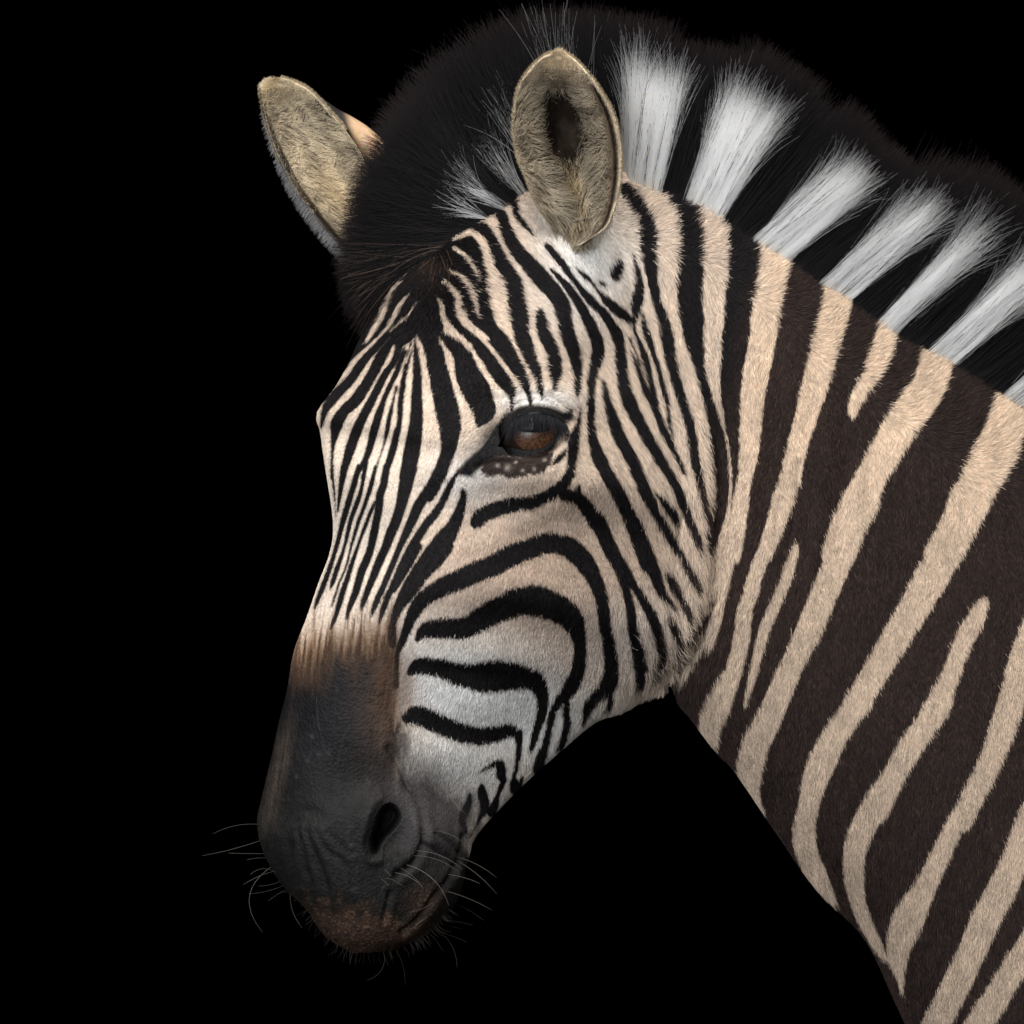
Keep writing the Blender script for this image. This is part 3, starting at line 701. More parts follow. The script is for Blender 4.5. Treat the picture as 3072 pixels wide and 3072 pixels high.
def hair_object(name, P, tint, r0, r1, mat, parent=zebra, label=None, kind='stuff'):
    """P: (n, k, 3) in photo pixels, tint (n, 3) or (n, k, 3)"""
    n, k, _ = P.shape
    hc = bpy.data.hair_curves.new(name)
    hc.add_curves([k] * n)
    hc.points.foreach_set('position', to_world(P).astype(np.float32).ravel())
    ra = hc.attributes.get('radius') or hc.attributes.new('radius', 'FLOAT', 'POINT')
    r0 = np.broadcast_to(np.asarray(r0, float), (n,)); r1 = np.broadcast_to(np.asarray(r1, float), (n,))
    t = np.linspace(0, 1, k)[None]
    ra.data.foreach_set('value', (r0[:, None] * (1 - t ** 2) + r1[:, None] * t ** 2).astype(np.float32).ravel())
    if tint.ndim == 2: tint = np.repeat(tint[:, None], k, 1)
    ta = hc.attributes.new('tint', 'FLOAT_COLOR', 'POINT')
    ta.data.foreach_set('color', np.concatenate([tint, np.ones(tint.shape[:2] + (1,))], 2).astype(np.float32).ravel())
    return part(name, hc, mat, parent, label, kind)

# ------------------------------------------------------------------ short coat
FLOW = [(1080, 950, -.6, .6), (1180, 1000, -.3, 1), (1300, 950, .5, .8), (1450, 850, .7, .7), (1020, 1250, -.3, 1), (1200, 1300, .1, 1), (1100, 1600, -.1, 1), (1050, 1850, -.1, 1), (900, 2100, -.1, 1),
        (1500, 1100, .5, .85), (1600, 1180, .3, -.9), (1450, 1300, -.6, .6), (1580, 1440, .1, 1), (1750, 1250, .6, .8), (1750, 1000, .6, .8), (1900, 1200, .4, .9), (1700, 700, .2, 1),
        (1950, 1600, .4, .9), (2080, 1750, .3, .95), (2000, 1950, .5, .6), (1850, 2080, .2, 1), (1650, 1700, .2, 1), (1400, 1700, -.1, 1), (1300, 1950, -.2, 1), (1600, 2000, .3, .95), (1500, 2300, .3, .9), (1700, 2200, .2, 1),
        (1300, 2300, -.1, 1), (1950, 620, .7, -.5), (2100, 680, .7, -.5), (2300, 780, .7, -.6), (2550, 950, .7, -.6), (2800, 1120, .7, -.6), (3000, 1250, .7, -.5), (1950, 850, .3, 1), (2080, 900, .1, 1), (2250, 1050, -.1, 1), (2450, 1250, -.1, 1),
        (2700, 1450, 0, 1), (2950, 1700, .1, 1), (2200, 1500, .1, 1), (2200, 1900, -.1, 1), (2400, 2200, .1, 1), (2700, 2500, .1, 1), (2950, 2800, .1, 1), (2500, 1700, .1, 1), (2800, 2100, .1, 1)]
FLOW = np.array(FLOW)
def flow_at(x, y):
    fx = np.zeros_like(x); fy = np.zeros_like(x); w0 = np.zeros_like(x)
    for gx, gy, dx, dy in FLOW:
        w = 1.0 / (((x - gx) ** 2 + (y - gy) ** 2) + 60.0 ** 2) ** 1.5
        fx += w * dx; fy += w * dy
    n = np.hypot(fx, fy) + 1e-12
    return fx / n, fy / n

def tri_arrays(me):
    me.calc_loop_triangles()
    t = np.empty(len(me.loop_triangles) * 3, np.int32); me.loop_triangles.foreach_get('vertices', t)
    return t.reshape(-1, 3)
TRI = tri_arrays(me)
vn = np.empty(len(me.vertices) * 3); me.vertices.foreach_get('normal', vn); vn = vn.reshape(-1, 3)
VN = np.stack([vn[:, 0], -vn[:, 2], -vn[:, 1]], 1)      # back to photo axes

def fur(count):
    a, b_, c = V[TRI[:, 0]], V[TRI[:, 1]], V[TRI[:, 2]]
    ar = 0.5 * np.linalg.norm(np.cross(b_ - a, c - a), axis=1)
    nz_ = VN[TRI].mean(1)
    ctr = (a + b_ + c) / 3
    w = ar * smooth(-0.75, -0.1, nz_[:, 2])
    w *= (ctr[:, 0] < 3120) * (ctr[:, 1] < 3120)
    w *= 1 + 0.8 * (1 - smooth(0.0, 0.5, nz_[:, 2]))
    idx = rng.choice(len(TRI), count, p=w / w.sum())
    r1 = np.sqrt(rng.random(count)); r2 = rng.random(count)
    wa, wb, wc = 1 - r1, r1 * (1 - r2), r1 * r2
    p = a[idx] * wa[:, None] + b_[idx] * wb[:, None] + c[idx] * wc[:, None]
    n = (VN[TRI[idx]] * np.stack([wa, wb, wc], 1)[..., None]).sum(1)
    n /= np.linalg.norm(n, axis=1)[:, None] + 1e-9
    x, y = project(p)
    mz = coat(x, y)[3]
    keep = (poly_sdf(x, y, APERT) > 9) & (poly_sdf(x, y, NOS) > 10)
    keep &= rng.random(count) > 0.25 * mz
    ee = poly_sdf(x, y, EYE_POLY)
    keep &= ~((ee < 0) & (rng.random(count) < 0.35))
    p, n, x, y, mz = (v[keep] for v in (p, n, x, y, mz))
    k = len(p)
    fx, fy = flow_at(x, y)
    ang = rng.normal(0, 0.20, k) + 0.25 * vnoise(x / 40, y / 40, 21)
    ca, sa_ = np.cos(ang), np.sin(ang)
    f = np.stack([fx * ca - fy * sa_, fx * sa_ + fy * ca, np.zeros(k)], 1)
    f -= n * (f * n).sum(1)[:, None]
    f /= np.linalg.norm(f, axis=1)[:, None] + 1e-9
    ln = np.full(k, 16.0)                       # pixels, about 5 mm
    ln += 12 * smooth(1750, 2050, x - 0.0 * y) * (x < 2160)
    ln += 6 * (x > 2160)
    ln += 16 * blob(x, y, 1950, 2000, 220, 130, -35) + 14 * blob(x, y, 2080, 1500, 90, 420) + 18 * blob(x, y, 1250, 880, 160, 110) + 8 * blob(x, y, 1480, 760, 200, 200)
    ln *= 1 - 0.72 * mz
    fine = np.clip(1.25 * blob(x, y, 1060, 1560, 260, 520, 12) + 1.3 * blob(x, y, 1460, 2410, 130, 120, 0), 0, 1)
    ln *= 1 - 0.45 * fine
    ang = ang * (1 - 0.4 * fine)
    ln *= 1 - 0.5 * blob(x, y, 1590, 1310, 150, 110)
    ln *= rng.uniform(0.65, 1.25, k)
    lift = 0.24 + 0.10 * rng.random(k) + 0.25 * blob(x, y, 1250, 880, 160, 110) + 0.12 * blob(x, y, 1950, 2000, 220, 130, -35)
    root = p - n * 1.5
    mid = root + (f * 0.5 + n * lift[:, None] * 0.75) * ln[:, None]
    tip = root + (f * 1.0 + n * lift[:, None]) * ln[:, None]
    P = np.stack([root, mid, tip], 1)
    fr = rng.uniform(0.25, 1.0, k)[:, None]
    hx, hy = project(root * (1 - fr) + tip * fr)
    L, D, s, _ = coat(hx, hy)
    st = smooth(-2.0, 2.0, s + rng.normal(0, 1.3, k) * (1 - 0.6 * fine))
    col = D * (1 - st[:, None]) + L * st[:, None]
    br = rng.normal(1.0, 0.20, k)
    br += 0.10 * vnoise(x / 22, y / 60, 22)
    br = 1 + (br - 1) * (1 + 1.2 * (1 - st))
    br = br + (1 - st) * 0.5 * (rng.random(k) < 0.06) * 3
    col = col * np.clip(br, 0.45, 2.6)[:, None]
    # brown rims where dark meets light
    rim = np.exp(-((s - 2.0) / 3.0) ** 2) * 0.22 * (1 - mz)
    col = col * (1 - rim[:, None]) + srgb(120, 90, 68)[None] * rim[:, None]
    return P, np.clip(col, 0.002, 0.95)
FURN = 620000
P, col = fur(FURN)
hair_object('coat', P, col, 0.00016, 0.00005, m_fur)

# ------------------------------------------------------------------ eye
def cap_mesh(name, R, ax, ay, n=48, rings=14, lift=0.0, flat=0.0):
    """patch of a sphere facing the viewer's side, elliptical outline with half axes ax, ay (px)"""
    v = [(0, 0, R + lift)]; f = []
    for i in range(1, rings + 1):
        for j in range(n):
            t = 2 * math.pi * j / n
            x = ax * i / rings * math.cos(t); y = ay * i / rings * math.sin(t)
            v.append((x, y, math.sqrt(max(R * R - x * x - y * y, 0)) + lift - flat * (i / rings) ** 2))
    for j in range(n): f.append((0, 1 + j, 1 + (j + 1) % n))
    for i in range(rings - 1):
        for j in range(n):
            a = 1 + i * n + j; b_ = 1 + i * n + (j + 1) % n
            f.append((a, a + n, b_ + n, b_))
    return v, f
from mathutils import Vector, Matrix
def local_mesh(name, v, f, smooth_=True):
    m_ = bpy.data.meshes.new(name); m_.from_pydata([tuple(x) for x in v], [], f)
    bm_ = bmesh.new(); bm_.from_mesh(m_); bmesh.ops.recalc_face_normals(bm_, faces=bm_.faces[:]); bm_.to_mesh(m_); bm_.free()
    if smooth_: m_.polygons.foreach_set('use_smooth', np.ones(len(m_.polygons), bool))
    return m_
eye = bpy.data.objects.new('eye', None); COL.objects.link(eye); eye.parent = zebra
gaze = np.array([0.10, 0.03, 1.0]); gaze /= np.linalg.norm(gaze)
def eye_pts(v):
    z = gaze; xax = np.cross([0, 1, 0], z); xax /= np.linalg.norm(xax); yax = np.cross(z, xax)
    v = np.asarray(v)
    return to_world(EYE_C[None] + v[:, :1] * xax + v[:, 1:2] * yax + v[:, 2:] * z)
bm = bmesh.new(); bmesh.ops.create_uvsphere(bm, u_segments=48, v_segments=32, radius=EYE_R - 1.5)
sv = [tuple(v.co) for v in bm.verts]; sf = [[q.index for q in f.verts] for f in bm.faces]; bm.free()
m_ball = plain('dark_eye_white', (0.020, 0.011, 0.008), 0.3, 0.4, 0.15)
m_iris, nt, b = new_mat('brown_iris')
t = nt.nodes.new('ShaderNodeTexCoord')
wv = nt.nodes.new('ShaderNodeTexNoise'); wv.inputs['Scale'].default_value = 700; wv.inputs['Detail'].default_value = 4; wv.inputs['Distortion'].default_value = 1.2
lk(nt, t.outputs['Object'], wv.inputs['Vector'])
rp = nt.nodes.new('ShaderNodeValToRGB'); lk(nt, wv.outputs['Fac'], rp.inputs[0])
rp.color_ramp.elements[0].position = 0.35; rp.color_ramp.elements[0].color = (0.012, 0.006, 0.004, 1)
rp.color_ramp.elements[1].position = 0.68; rp.color_ramp.elements[1].color = (0.14, 0.062, 0.030, 1)
lk(nt, rp.outputs[0], b.inputs['Base Color']); b.inputs['Roughness'].default_value = 0.35; b.inputs['Coat Weight'].default_value = 0.3; b.inputs['Coat Roughness'].default_value = 0.02
m_pupil = plain('black_pupil', (0.004, 0.006, 0.009), 0.2, 0.3, 0.16)
part('eyeball', local_mesh('eyeball', eye_pts(sv), sf), m_ball, eye)
v, f = cap_mesh('iris', EYE_R, 61, 60, lift=1.0)
part('iris', local_mesh('iris', eye_pts(v), f), m_iris, eye)
v, f = cap_mesh('pupil', EYE_R, 48, 42, lift=3.0, flat=1.0)
v = [(x - 0, y - 17, z) for x, y, z in v]
part('pupil', local_mesh('pupil', eye_pts(v), f), m_pupil, eye)
# lashes along the upper lid
up = crom([(1530, 1274), (1560, 1252), (1600, 1240), (1642, 1244), (1674, 1258), (1690, 1268)], 400)
n = 520
pick = up[rng.integers(0, 400, n)] + rng.normal(0, 2.5, (n, 2))
dd = EYE_C[2] + np.sqrt(np.maximum(EYE_R ** 2 - (pick[:, 0] - EYE_C[0]) ** 2 - (pick[:, 1] - EYE_C[1]) ** 2, 0)) + 10
root = unproject(pick[:, 0], pick[:, 1], dd)
ln = rng.uniform(30, 74, n)
dx = (pick[:, 0] - 1605) / 300 + rng.normal(0, 0.10, n)
T = np.linspace(0, 1, 6)
P = np.zeros((n, 6, 3))
for k, tt in enumerate(T):
    P[:, k, 0] = root[:, 0] + dx * ln * tt
    P[:, k, 1] = root[:, 1] + ln * (0.25 * tt + 0.65 * tt ** 2)
    P[:, k, 2] = root[:, 2] + ln * (0.75 * tt - 0.25 * tt ** 2)
lash = np.repeat(srgb(26, 25, 28)[None], n, 0) * rng.uniform(0.4, 2.4, n)[:, None]
hair_object('eyelashes', P, lash, 0.00013, 0.00004, m_mane, eye)

# ------------------------------------------------------------------ ears
def shell(name, U, rows_fn, nu, nv, thick):
    """grid surface with thickness; rows_fn(s, t) -> point px (front) and unit back direction"""
    F = np.array([[rows_fn(i / (nu - 1), -1 + 2 * j / (nv - 1)) for j in range(nv)] for i in range(nu)])
    du = np.gradient(F, axis=0); dv = np.gradient(F, axis=1)
    nrm = np.cross(du, dv); nrm /= np.linalg.norm(nrm, axis=2)[..., None] + 1e-9
    if nrm[nu // 2, nv // 2, 2] < 0: nrm = -nrm
    tv = np.linspace(-1, 1, nv)[None, :, None]; tu = np.linspace(0, 1, nu)[:, None, None]
    B = F - nrm * thick * (1 - np.abs(tv) ** 6 * 0.85) * np.clip(0.15 + tu * 12, 0, 1)
    v = np.concatenate([F.reshape(-1, 3), B.reshape(-1, 3)]); o = nu * nv
    f = []
    for i in range(nu - 1):
        for j in range(nv - 1):
            a = i * nv + j
            f.append((a, a + 1, a + nv + 1, a + nv)); f.append((o + a, o + a + nv, o + a + nv + 1, o + a + 1))
    ring = [j for j in range(nv)] + [i * nv + nv - 1 for i in range(1, nu)] + [(nu - 1) * nv + j for j in range(nv - 2, -1, -1)] + [i * nv for i in range(nu - 2, 0, -1)]
    for a, b_ in zip(ring, ring[1:] + ring[:1]): f.append((a, o + a, o + b_, b_))
    return F, nrm, v, f

def ear_mat(name):
    m, nt, b = new_mat(name)
    a = nt.nodes.new('ShaderNodeAttribute'); a.attribute_name = 'tint'
    n = nt.nodes.new('ShaderNodeTexNoise'); n.inputs['Scale'].default_value = 300
    t = nt.nodes.new('ShaderNodeTexCoord'); lk(nt, t.outputs['Object'], n.inputs['Vector'])
    mm = nt.nodes.new('ShaderNodeMix'); mm.data_type = 'RGBA'; mm.blend_type = 'MULTIPLY'; mm.inputs[0].default_value = 0.5
    lk(nt, a.outputs['Color'], mm.inputs[6]); lk(nt, n.outputs['Color'], mm.inputs[7])
    lk(nt, mm.outputs[2], b.inputs['Base Color']); b.inputs['Roughness'].default_value = 0.75
    return m
m_ear = ear_mat('ear_skin')

# near ear: outline left / right edge from tip to base
EL = crom([(1658, 160), (1636, 168), (1605, 192), (1575, 228), (1553, 270), (1542, 325), (1538, 395), (1550, 470), (1574, 530), (1598, 590), (1624, 640), (1660, 690), (1706, 724)], 60)
ER = crom([(1694, 160), (1716, 172), (1748, 202), (1782, 243), (1810, 285), (1836, 332), (1852, 380), (1862, 440), (1864, 505), (1857, 570), (1842, 628), (1812, 682), (1752, 728)], 60)
base_d = float(depth_at(1725, 740)) + 8
def near_ear(s, t):
    k = s * 59; i = min(int(k), 58); fr = k - i
    l = EL[i] * (1 - fr) + EL[i + 1] * fr; r = ER[i] * (1 - fr) + ER[i + 1] * fr
    w = np.linalg.norm(r - l)
    c = (l + r) / 2
    tt = math.copysign(abs(t) ** 0.9, t)
    p = c + (r - l) * 0.5 * tt
    sf = np.float64(s)
    bowl = 0.46 * w * (1 - abs(t) ** 2.4) * (0.35 + 0.65 * smooth(0.0, 0.45, sf)) * (1 - 0.6 * smooth(0.8, 1.0, sf))
    fold = 22 * smooth(0.2, 0.5, sf) * (1 - smooth(0.8, 1.0, sf)) * math.exp(-((t + 0.5) / 0.22) ** 2)
    hole = 110 * math.exp(-((s - 0.48) / 0.17) ** 2 - ((t + 0.03) / 0.36) ** 2)
    d = base_d + 130 - (1 - s) * 60 + 26 * t * s - bowl + fold - hole
    d = d - 70 * smooth(0.80, 1.0, sf)
    q = unproject(p[0], p[1], d)
    return q

def build_ear(name, fn, colour_fn, nu=70, nv=41, thick=8, label=None):
    F, nrm, v, f = shell(name, None, fn, nu, nv, thick)
    m_ = local_mesh(name, to_world(v), f)
    s, t = np.meshgrid(np.linspace(0, 1, nu), np.linspace(-1, 1, nv), indexing='ij')
    cf = colour_fn(s.ravel(), t.ravel())
    cb = np.repeat(srgb(112, 99, 80)[None], nu * nv, 0)
    add_attr(m_, 'tint', 'FLOAT_COLOR', np.concatenate([cf, cb]))
    return part(name, m_, m_ear, zebra, label), F, nrm

def near_ear_col(s, t):
    c = np.repeat(srgb(58, 47, 36)[None], len(s), 0)
    def mix(A, col_, w): return A * (1 - w[:, None]) + np.asarray(col_)[None] * w[:, None]
    c = mix(c, srgb(176, 158, 130), 1 - smooth(0.10, 0.30, s))
    c = mix(c, srgb(140, 123, 98), smooth(0.60, 0.95, -t))
    c = mix(c, srgb(120, 102, 82), smooth(0.45, 0.7, t))
    c = mix(c, srgb(7, 5, 4), 0.98 * np.exp(-(((s - 0.47) / 0.18) ** 2 + ((t + 0.03) / 0.52) ** 2) ** 2))  # deep shade of the ear opening painted into the colour
    c = mix(c, srgb(26, 18, 15), np.exp(-((t - 0.875) / 0.05) ** 2) * smooth(0.24, 0.32, s))
    c = mix(c, srgb(186, 170, 146), smooth(0.93, 0.97, t))
    c = mix(c, srgb(150, 138, 122), smooth(0.92, 1.0, s))
    return c
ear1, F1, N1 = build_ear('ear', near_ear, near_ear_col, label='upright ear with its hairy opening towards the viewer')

# far ear
FL = crom([(812, 240), (795, 254), (787, 280), (791, 327), (803, 385), (828, 455), (857, 520), (890, 578), (930, 632), (972, 685), (1020, 735), (1060, 775)], 60)
FR = crom([(842, 237), (876, 247), (918, 266), (956, 300), (992, 340), (1023, 375), (1052, 414), (1078, 455), (1110, 520), (1135, 590), (1150, 660), (1160, 740)], 60)
far_d = -150.0
def far_ear(s, t):
    k = s * 59; i = min(int(k), 58); fr = k - i
    l = FL[i] * (1 - fr) + FL[i + 1] * fr; r = FR[i] * (1 - fr) + FR[i + 1] * fr
    w = np.linalg.norm(r - l)
    p = (l + r) / 2 + (r - l) * 0.5 * t
    d = far_d + 60 * (1 - s) - 0.42 * w * (1 - abs(t) ** 2.0) * smooth(0.0, 0.4, np.float64(s)) - 60 * t * s
    return unproject(p[0], p[1], d)
def far_ear_col(s, t):
    c = np.repeat(srgb(104, 90, 70)[None], len(s), 0)
    def mix(A, col_, w): return A * (1 - w[:, None]) + np.asarray(col_)[None] * w[:, None]
    c = mix(c, srgb(216, 200, 172), 1 - smooth(0.05, 0.2, s))
    c = mix(c, srgb(50, 42, 36), np.exp(-((t + 0.86) / 0.09) ** 2) * smooth(0.28, 0.36, s) * 0.9)
    c = mix(c, srgb(112, 110, 110), smooth(0.92, 0.98, -t) * smooth(0.28, 0.4, s))
    c = mix(c, srgb(30, 22, 18), smooth(0.72, 0.95, s) * smooth(-0.1, 0.6, t))
    return c
ear2, F2, N2 = build_ear('ear', far_ear, far_ear_col, label='ear turned away, its pale hairy inside half hidden by the dark mane')
# rear rim of that ear behind its opening
def far_rim(s, t):
    a = crom([(905, 262), (960, 290), (1010, 325), (1060, 352), (1110, 385), (1160, 430)], 30)
    b_ = crom([(930, 290), (985, 345), (1035, 395), (1070, 450), (1110, 510), (1150, 560)], 30)
    k = s * 29; i = min(int(k), 28); fr = k - i
    l = a[i] * (1 - fr) + a[i + 1] * fr; r = b_[i] * (1 - fr) + b_[i + 1] * fr
    p = (l + r) / 2 + (r - l) * 0.5 * t
    return unproject(p[0], p[1], far_d - 70 - 25 * t * t - 20 * s)
def far_rim_col(s, t):
    c = np.repeat(srgb(34, 26, 22)[None], len(s), 0)
    w = smooth(0.45, 0.6, s)
    c = c * (1 - w[:, None]) + srgb(226, 186, 146)[None] * w[:, None]
    return c
F, nrm, v, f = shell('rim', None, far_rim, 24, 11, 10)
m_ = local_mesh('ear_rim', to_world(v), f)
s_, t_ = np.meshgrid(np.linspace(0, 1, 24), np.linspace(-1, 1, 11), indexing='ij')
cc = far_rim_col(s_.ravel(), t_.ravel())
add_attr(m_, 'tint', 'FLOAT_COLOR', np.concatenate([cc, cc]))
part('ear_rim', m_, m_ear, ear2)

def ear_fur(F, nrm, n, dirfn, lenfn, colfn, parent, r0=0.00022, lift=0.35, tw=1.0):
    nu, nv, _ = F.shape
    s = rng.random(n); t = np.clip(rng.uniform(-1.02, 1.02, n), -1, 1)
    iu = s * (nu - 1.001); iv = (t + 1) / 2 * (nv - 1.001)
    def smp(A): return np.stack([bil(A[..., k], iv, iu) for k in range(A.shape[2])], 1)
    p = smp(F); nn_ = smp(nrm)
    dxy = dirfn(s, t)
    a = rng.normal(0, 0.28, n) + 0.5 * vnoise(p[:, 0] / 26, p[:, 1] / 26, 31)
    c, q = np.cos(a), np.sin(a)
    dxy = np.stack([dxy[:, 0] * c - dxy[:, 1] * q, dxy[:, 0] * q + dxy[:, 1] * c], 1)
    L = lenfn(s, t) * rng.uniform(0.6, 1.25, n)
    f3 = np.column_stack([dxy, np.zeros(n)])
    f3 -= nn_ * (f3 * nn_).sum(1)[:, None]
    T = np.linspace(0, 1, 5)
    P = np.stack([p - nn_ * 1.5 + (f3 * tt + nn_ * lift * (tt - 0.45 * tt * tt)) * L[:, None] for tt in T], 1)
    col = colfn(s, t) * rng.normal(1, 0.18, n).clip(0.5, 1.5)[:, None]
    hair_object('ear_hair', P, np.clip(col, 0.002, 0.95), r0, 0.00005, m_fur, parent)

def d1(s, t):
    # both edges comb inwards and down; the crest on the left of the hole combs up and across
    x = -np.sign(t) * smooth(0.05, 0.7, np.abs(t)) * 1.2
    y = 0.55 - 0.3 * np.abs(t)
    up_ = np.exp(-((s - 0.42) / 0.16) ** 2) * smooth(0.0, 0.4, -t)
    y = y - 0.9 * up_
    edge = smooth(0.80, 0.9, t)
    x = x * (1 - edge); y = y * (1 - edge) + edge
    n_ = np.hypot(x, y) + 1e-6; return np.stack([x / n_, y / n_], 1)
def l1(s, t):
    hole = np.exp(-((s - 0.48) / 0.17) ** 2 - ((t + 0.03) / 0.5) ** 2)
    return (20 + 66 * smooth(0.20, 0.42, s) * (1 - smooth(0.90, 1.0, s)) * (1 - smooth(0.62, 0.82, t)) * (1 - 0.5 * smooth(0.8, 1.0, -t))) * (1 - 0.55 * hole)
def c1(s, t):
    c = near_ear_col(s, t)
    yl = np.exp(-((s - 0.74) / 0.16) ** 2 - ((t + 0.05) / 0.3) ** 2) * 0.5
    hole = np.exp(-(((s - 0.47) / 0.16) ** 2 + ((t + 0.03) / 0.42) ** 2) ** 2)  # the opening's shade is painted into its hair as well
    base = np.repeat(srgb(158, 146, 126)[None], len(s), 0)
    k = (smooth(0.2, 0.36, s) * (1 - smooth(0.74, 0.80, t)))[:, None] * 0.85
    c = c * (1 - k) + base * k
    c = c * (1 - yl[:, None]) + srgb(166, 138, 88)[None] * yl[:, None]
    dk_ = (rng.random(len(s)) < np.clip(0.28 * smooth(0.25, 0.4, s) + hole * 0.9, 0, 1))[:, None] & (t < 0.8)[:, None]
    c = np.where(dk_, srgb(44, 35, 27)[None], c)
    return c * np.clip(1 + 0.5 * vnoise(s * 26, t * 8, 71), 0.5, 1.5)[:, None]
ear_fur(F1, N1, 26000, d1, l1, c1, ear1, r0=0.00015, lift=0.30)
def tip_fur(F, nrm, n, tone, parent):
    nu, nv, _ = F.shape
    s = rng.random(n) ** 1.6 * 0.75; t = np.clip(rng.uniform(-1.01, 1.01, n), -1, 1)
    keep = (s < 0.26) | (np.abs(t) > 0.84); s, t = s[keep], t[keep]; n = len(s)
    iu = s * (nu - 1.001); iv = (t + 1) / 2 * (nv - 1.001)
    def smp(A): return np.stack([bil(A[..., k], iv, iu) for k in range(3)], 1)
    p = smp(F); nn_ = smp(nrm)
    dirv = np.stack([t * 0.9 + rng.normal(0, 0.3, n), -0.8 + 0.9 * np.abs(t) + rng.normal(0, 0.3, n), np.zeros(n)], 1)
    dirv -= nn_ * (dirv * nn_).sum(1)[:, None]
    L = rng.uniform(8, 17, n)
    P = np.stack([p - nn_ + (dirv * tt + nn_ * 0.45 * tt) * L[:, None] for tt in (0, .5, 1)], 1)
    c = np.repeat(tone[None], n, 0) * (rng.normal(1, 0.2, n) * (1 + 0.25 * vnoise(p[:, 0] / 14, p[:, 1] / 14, 81))).clip(0.4, 1.5)[:, None]
    c = c * (1 + 0.45 * (1 - smooth(0.1, 0.3, s)))[:, None]
    dk_ = (np.abs(t - 0.88) < 0.045) & (s > 0.26)
    c = np.where(dk_[:, None], srgb(30, 22, 18)[None], c)
    hair_object('ear_hair', P, c, 0.00015, 0.00005, m_fur, parent)
tip_fur(F1, N1, 16000, srgb(190, 174, 148), ear1)
# pale hair at the foot of the ear, lying over the skin of the head
n = 1500
xx = rng.uniform(1610, 1840, n); yy = np.interp(xx, [1610, 1660, 1710, 1752, 1800, 1840], [630, 690, 720, 724, 690, 640]) - rng.uniform(-6, 22, n)
dz = np.maximum(depth_at(xx, yy), base_d + 20) + 14
L_ = rng.uniform(26, 66, n); a_ = math.radians(92) + (xx - 1725) / 260 + rng.normal(0, 0.25, n)
P = np.stack([np.stack([xx + np.cos(a_) * L_ * tt, yy + np.sin(a_) * L_ * tt, dz + (18 * tt - 26 * tt * tt)], 1) for tt in (0, .25, .5, .75, 1)], 1)
cw = np.where((rng.random(n) < 0.25)[:, None], srgb(186, 166, 124)[None], srgb(218, 212, 202)[None]) * rng.uniform(0.6, 1.1, n)[:, None]
hair_object('ear_hair', P, cw, 0.00014, 0.00004, m_fur, ear1)
def edge_fur(F, n, length, tone, parent, s0=0.0, s1=0.85):
    nu, nv, _ = F.shape
    s = rng.uniform(s0, s1, n); side = rng.random(n) < 0.5
    iu = s * (nu - 1.001)
    e = np.stack([np.where(side, np.interp(iu, np.arange(nu), F[:, 0, k]), np.interp(iu, np.arange(nu), F[:, -1, k])) for k in range(3)], 1)
    c = np.stack([np.interp(iu, np.arange(nu), F[:, nv // 2, k]) for k in range(3)], 1)
    c[:, 1] += 60
    o = e - c; o[:, 2] = 0; o /= np.linalg.norm(o, axis=1)[:, None] + 1e-9
    a = rng.normal(0, 0.5, n); o = np.stack([o[:, 0] * np.cos(a) - o[:, 1] * np.sin(a), o[:, 0] * np.sin(a) + o[:, 1] * np.cos(a), rng.uniform(-0.7, 0.5, n)], 1)
    L = length * rng.uniform(0.5, 1.3, n)
    b0 = e - o * 3 + np.column_stack([np.zeros((n, 2)), rng.uniform(-12, 1, n)])
    P = np.stack([b0 + o * (L * tt)[:, None] - np.column_stack([np.zeros(n), 0.35 * L * tt * tt, np.zeros(n)]) for tt in (0, .35, .7, 1)], 1)
    hair_object('ear_edge_hair', P, np.repeat(tone[None], n, 0) * rng.uniform(0.6, 1.25, n)[:, None], 0.00015, 0.00005, m_fur, parent)
edge_fur(F1, 2600, 9, srgb(150, 134, 108), ear1)
def d2(s, t):
    x = np.where(t < 0, -0.75, -0.6); y = np.full_like(s, 0.30)
    n_ = np.hypot(x, y); return np.stack([x / n_, y / n_], 1)
def l2(s, t):
    return 24 + 56 * smooth(0.12, 0.35, s) * smooth(-0.95, -0.4, t)
def c2(s, t):
    c = far_ear_col(s, t)
    k = (smooth(0.12, 0.25, s) * (1 - smooth(0.3, 0.8, t * smooth(0.6, 0.9, s))) * (1 - smooth(0.7, 0.8, -t)))[:, None] * 0.8
    c = c * (1 - k) + srgb(204, 188, 160)[None] * k
    c = np.where((rng.random(len(s)) < 0.2 * smooth(0.15, 0.3, s))[:, None], srgb(60, 50, 40)[None], c) * np.clip(1 + 0.45 * vnoise(s * 24, t * 7, 72), 0.5, 1.5)[:, None]
    yl = (np.exp(-((s - 0.75) / 0.15) ** 2 - ((t - 0.1) / 0.4) ** 2) * 0.35)[:, None]
    return c * (1 - yl) + srgb(186, 154, 102)[None] * yl
ear_fur(F2, N2, 34000, d2, l2, c2, ear2, r0=0.00017, lift=0.26)
edge_fur(F2, 2400, 10, srgb(170, 154, 128), ear2, 0.0, 0.5)
tip_fur(F2, N2, 12000, srgb(196, 180, 150), ear2)
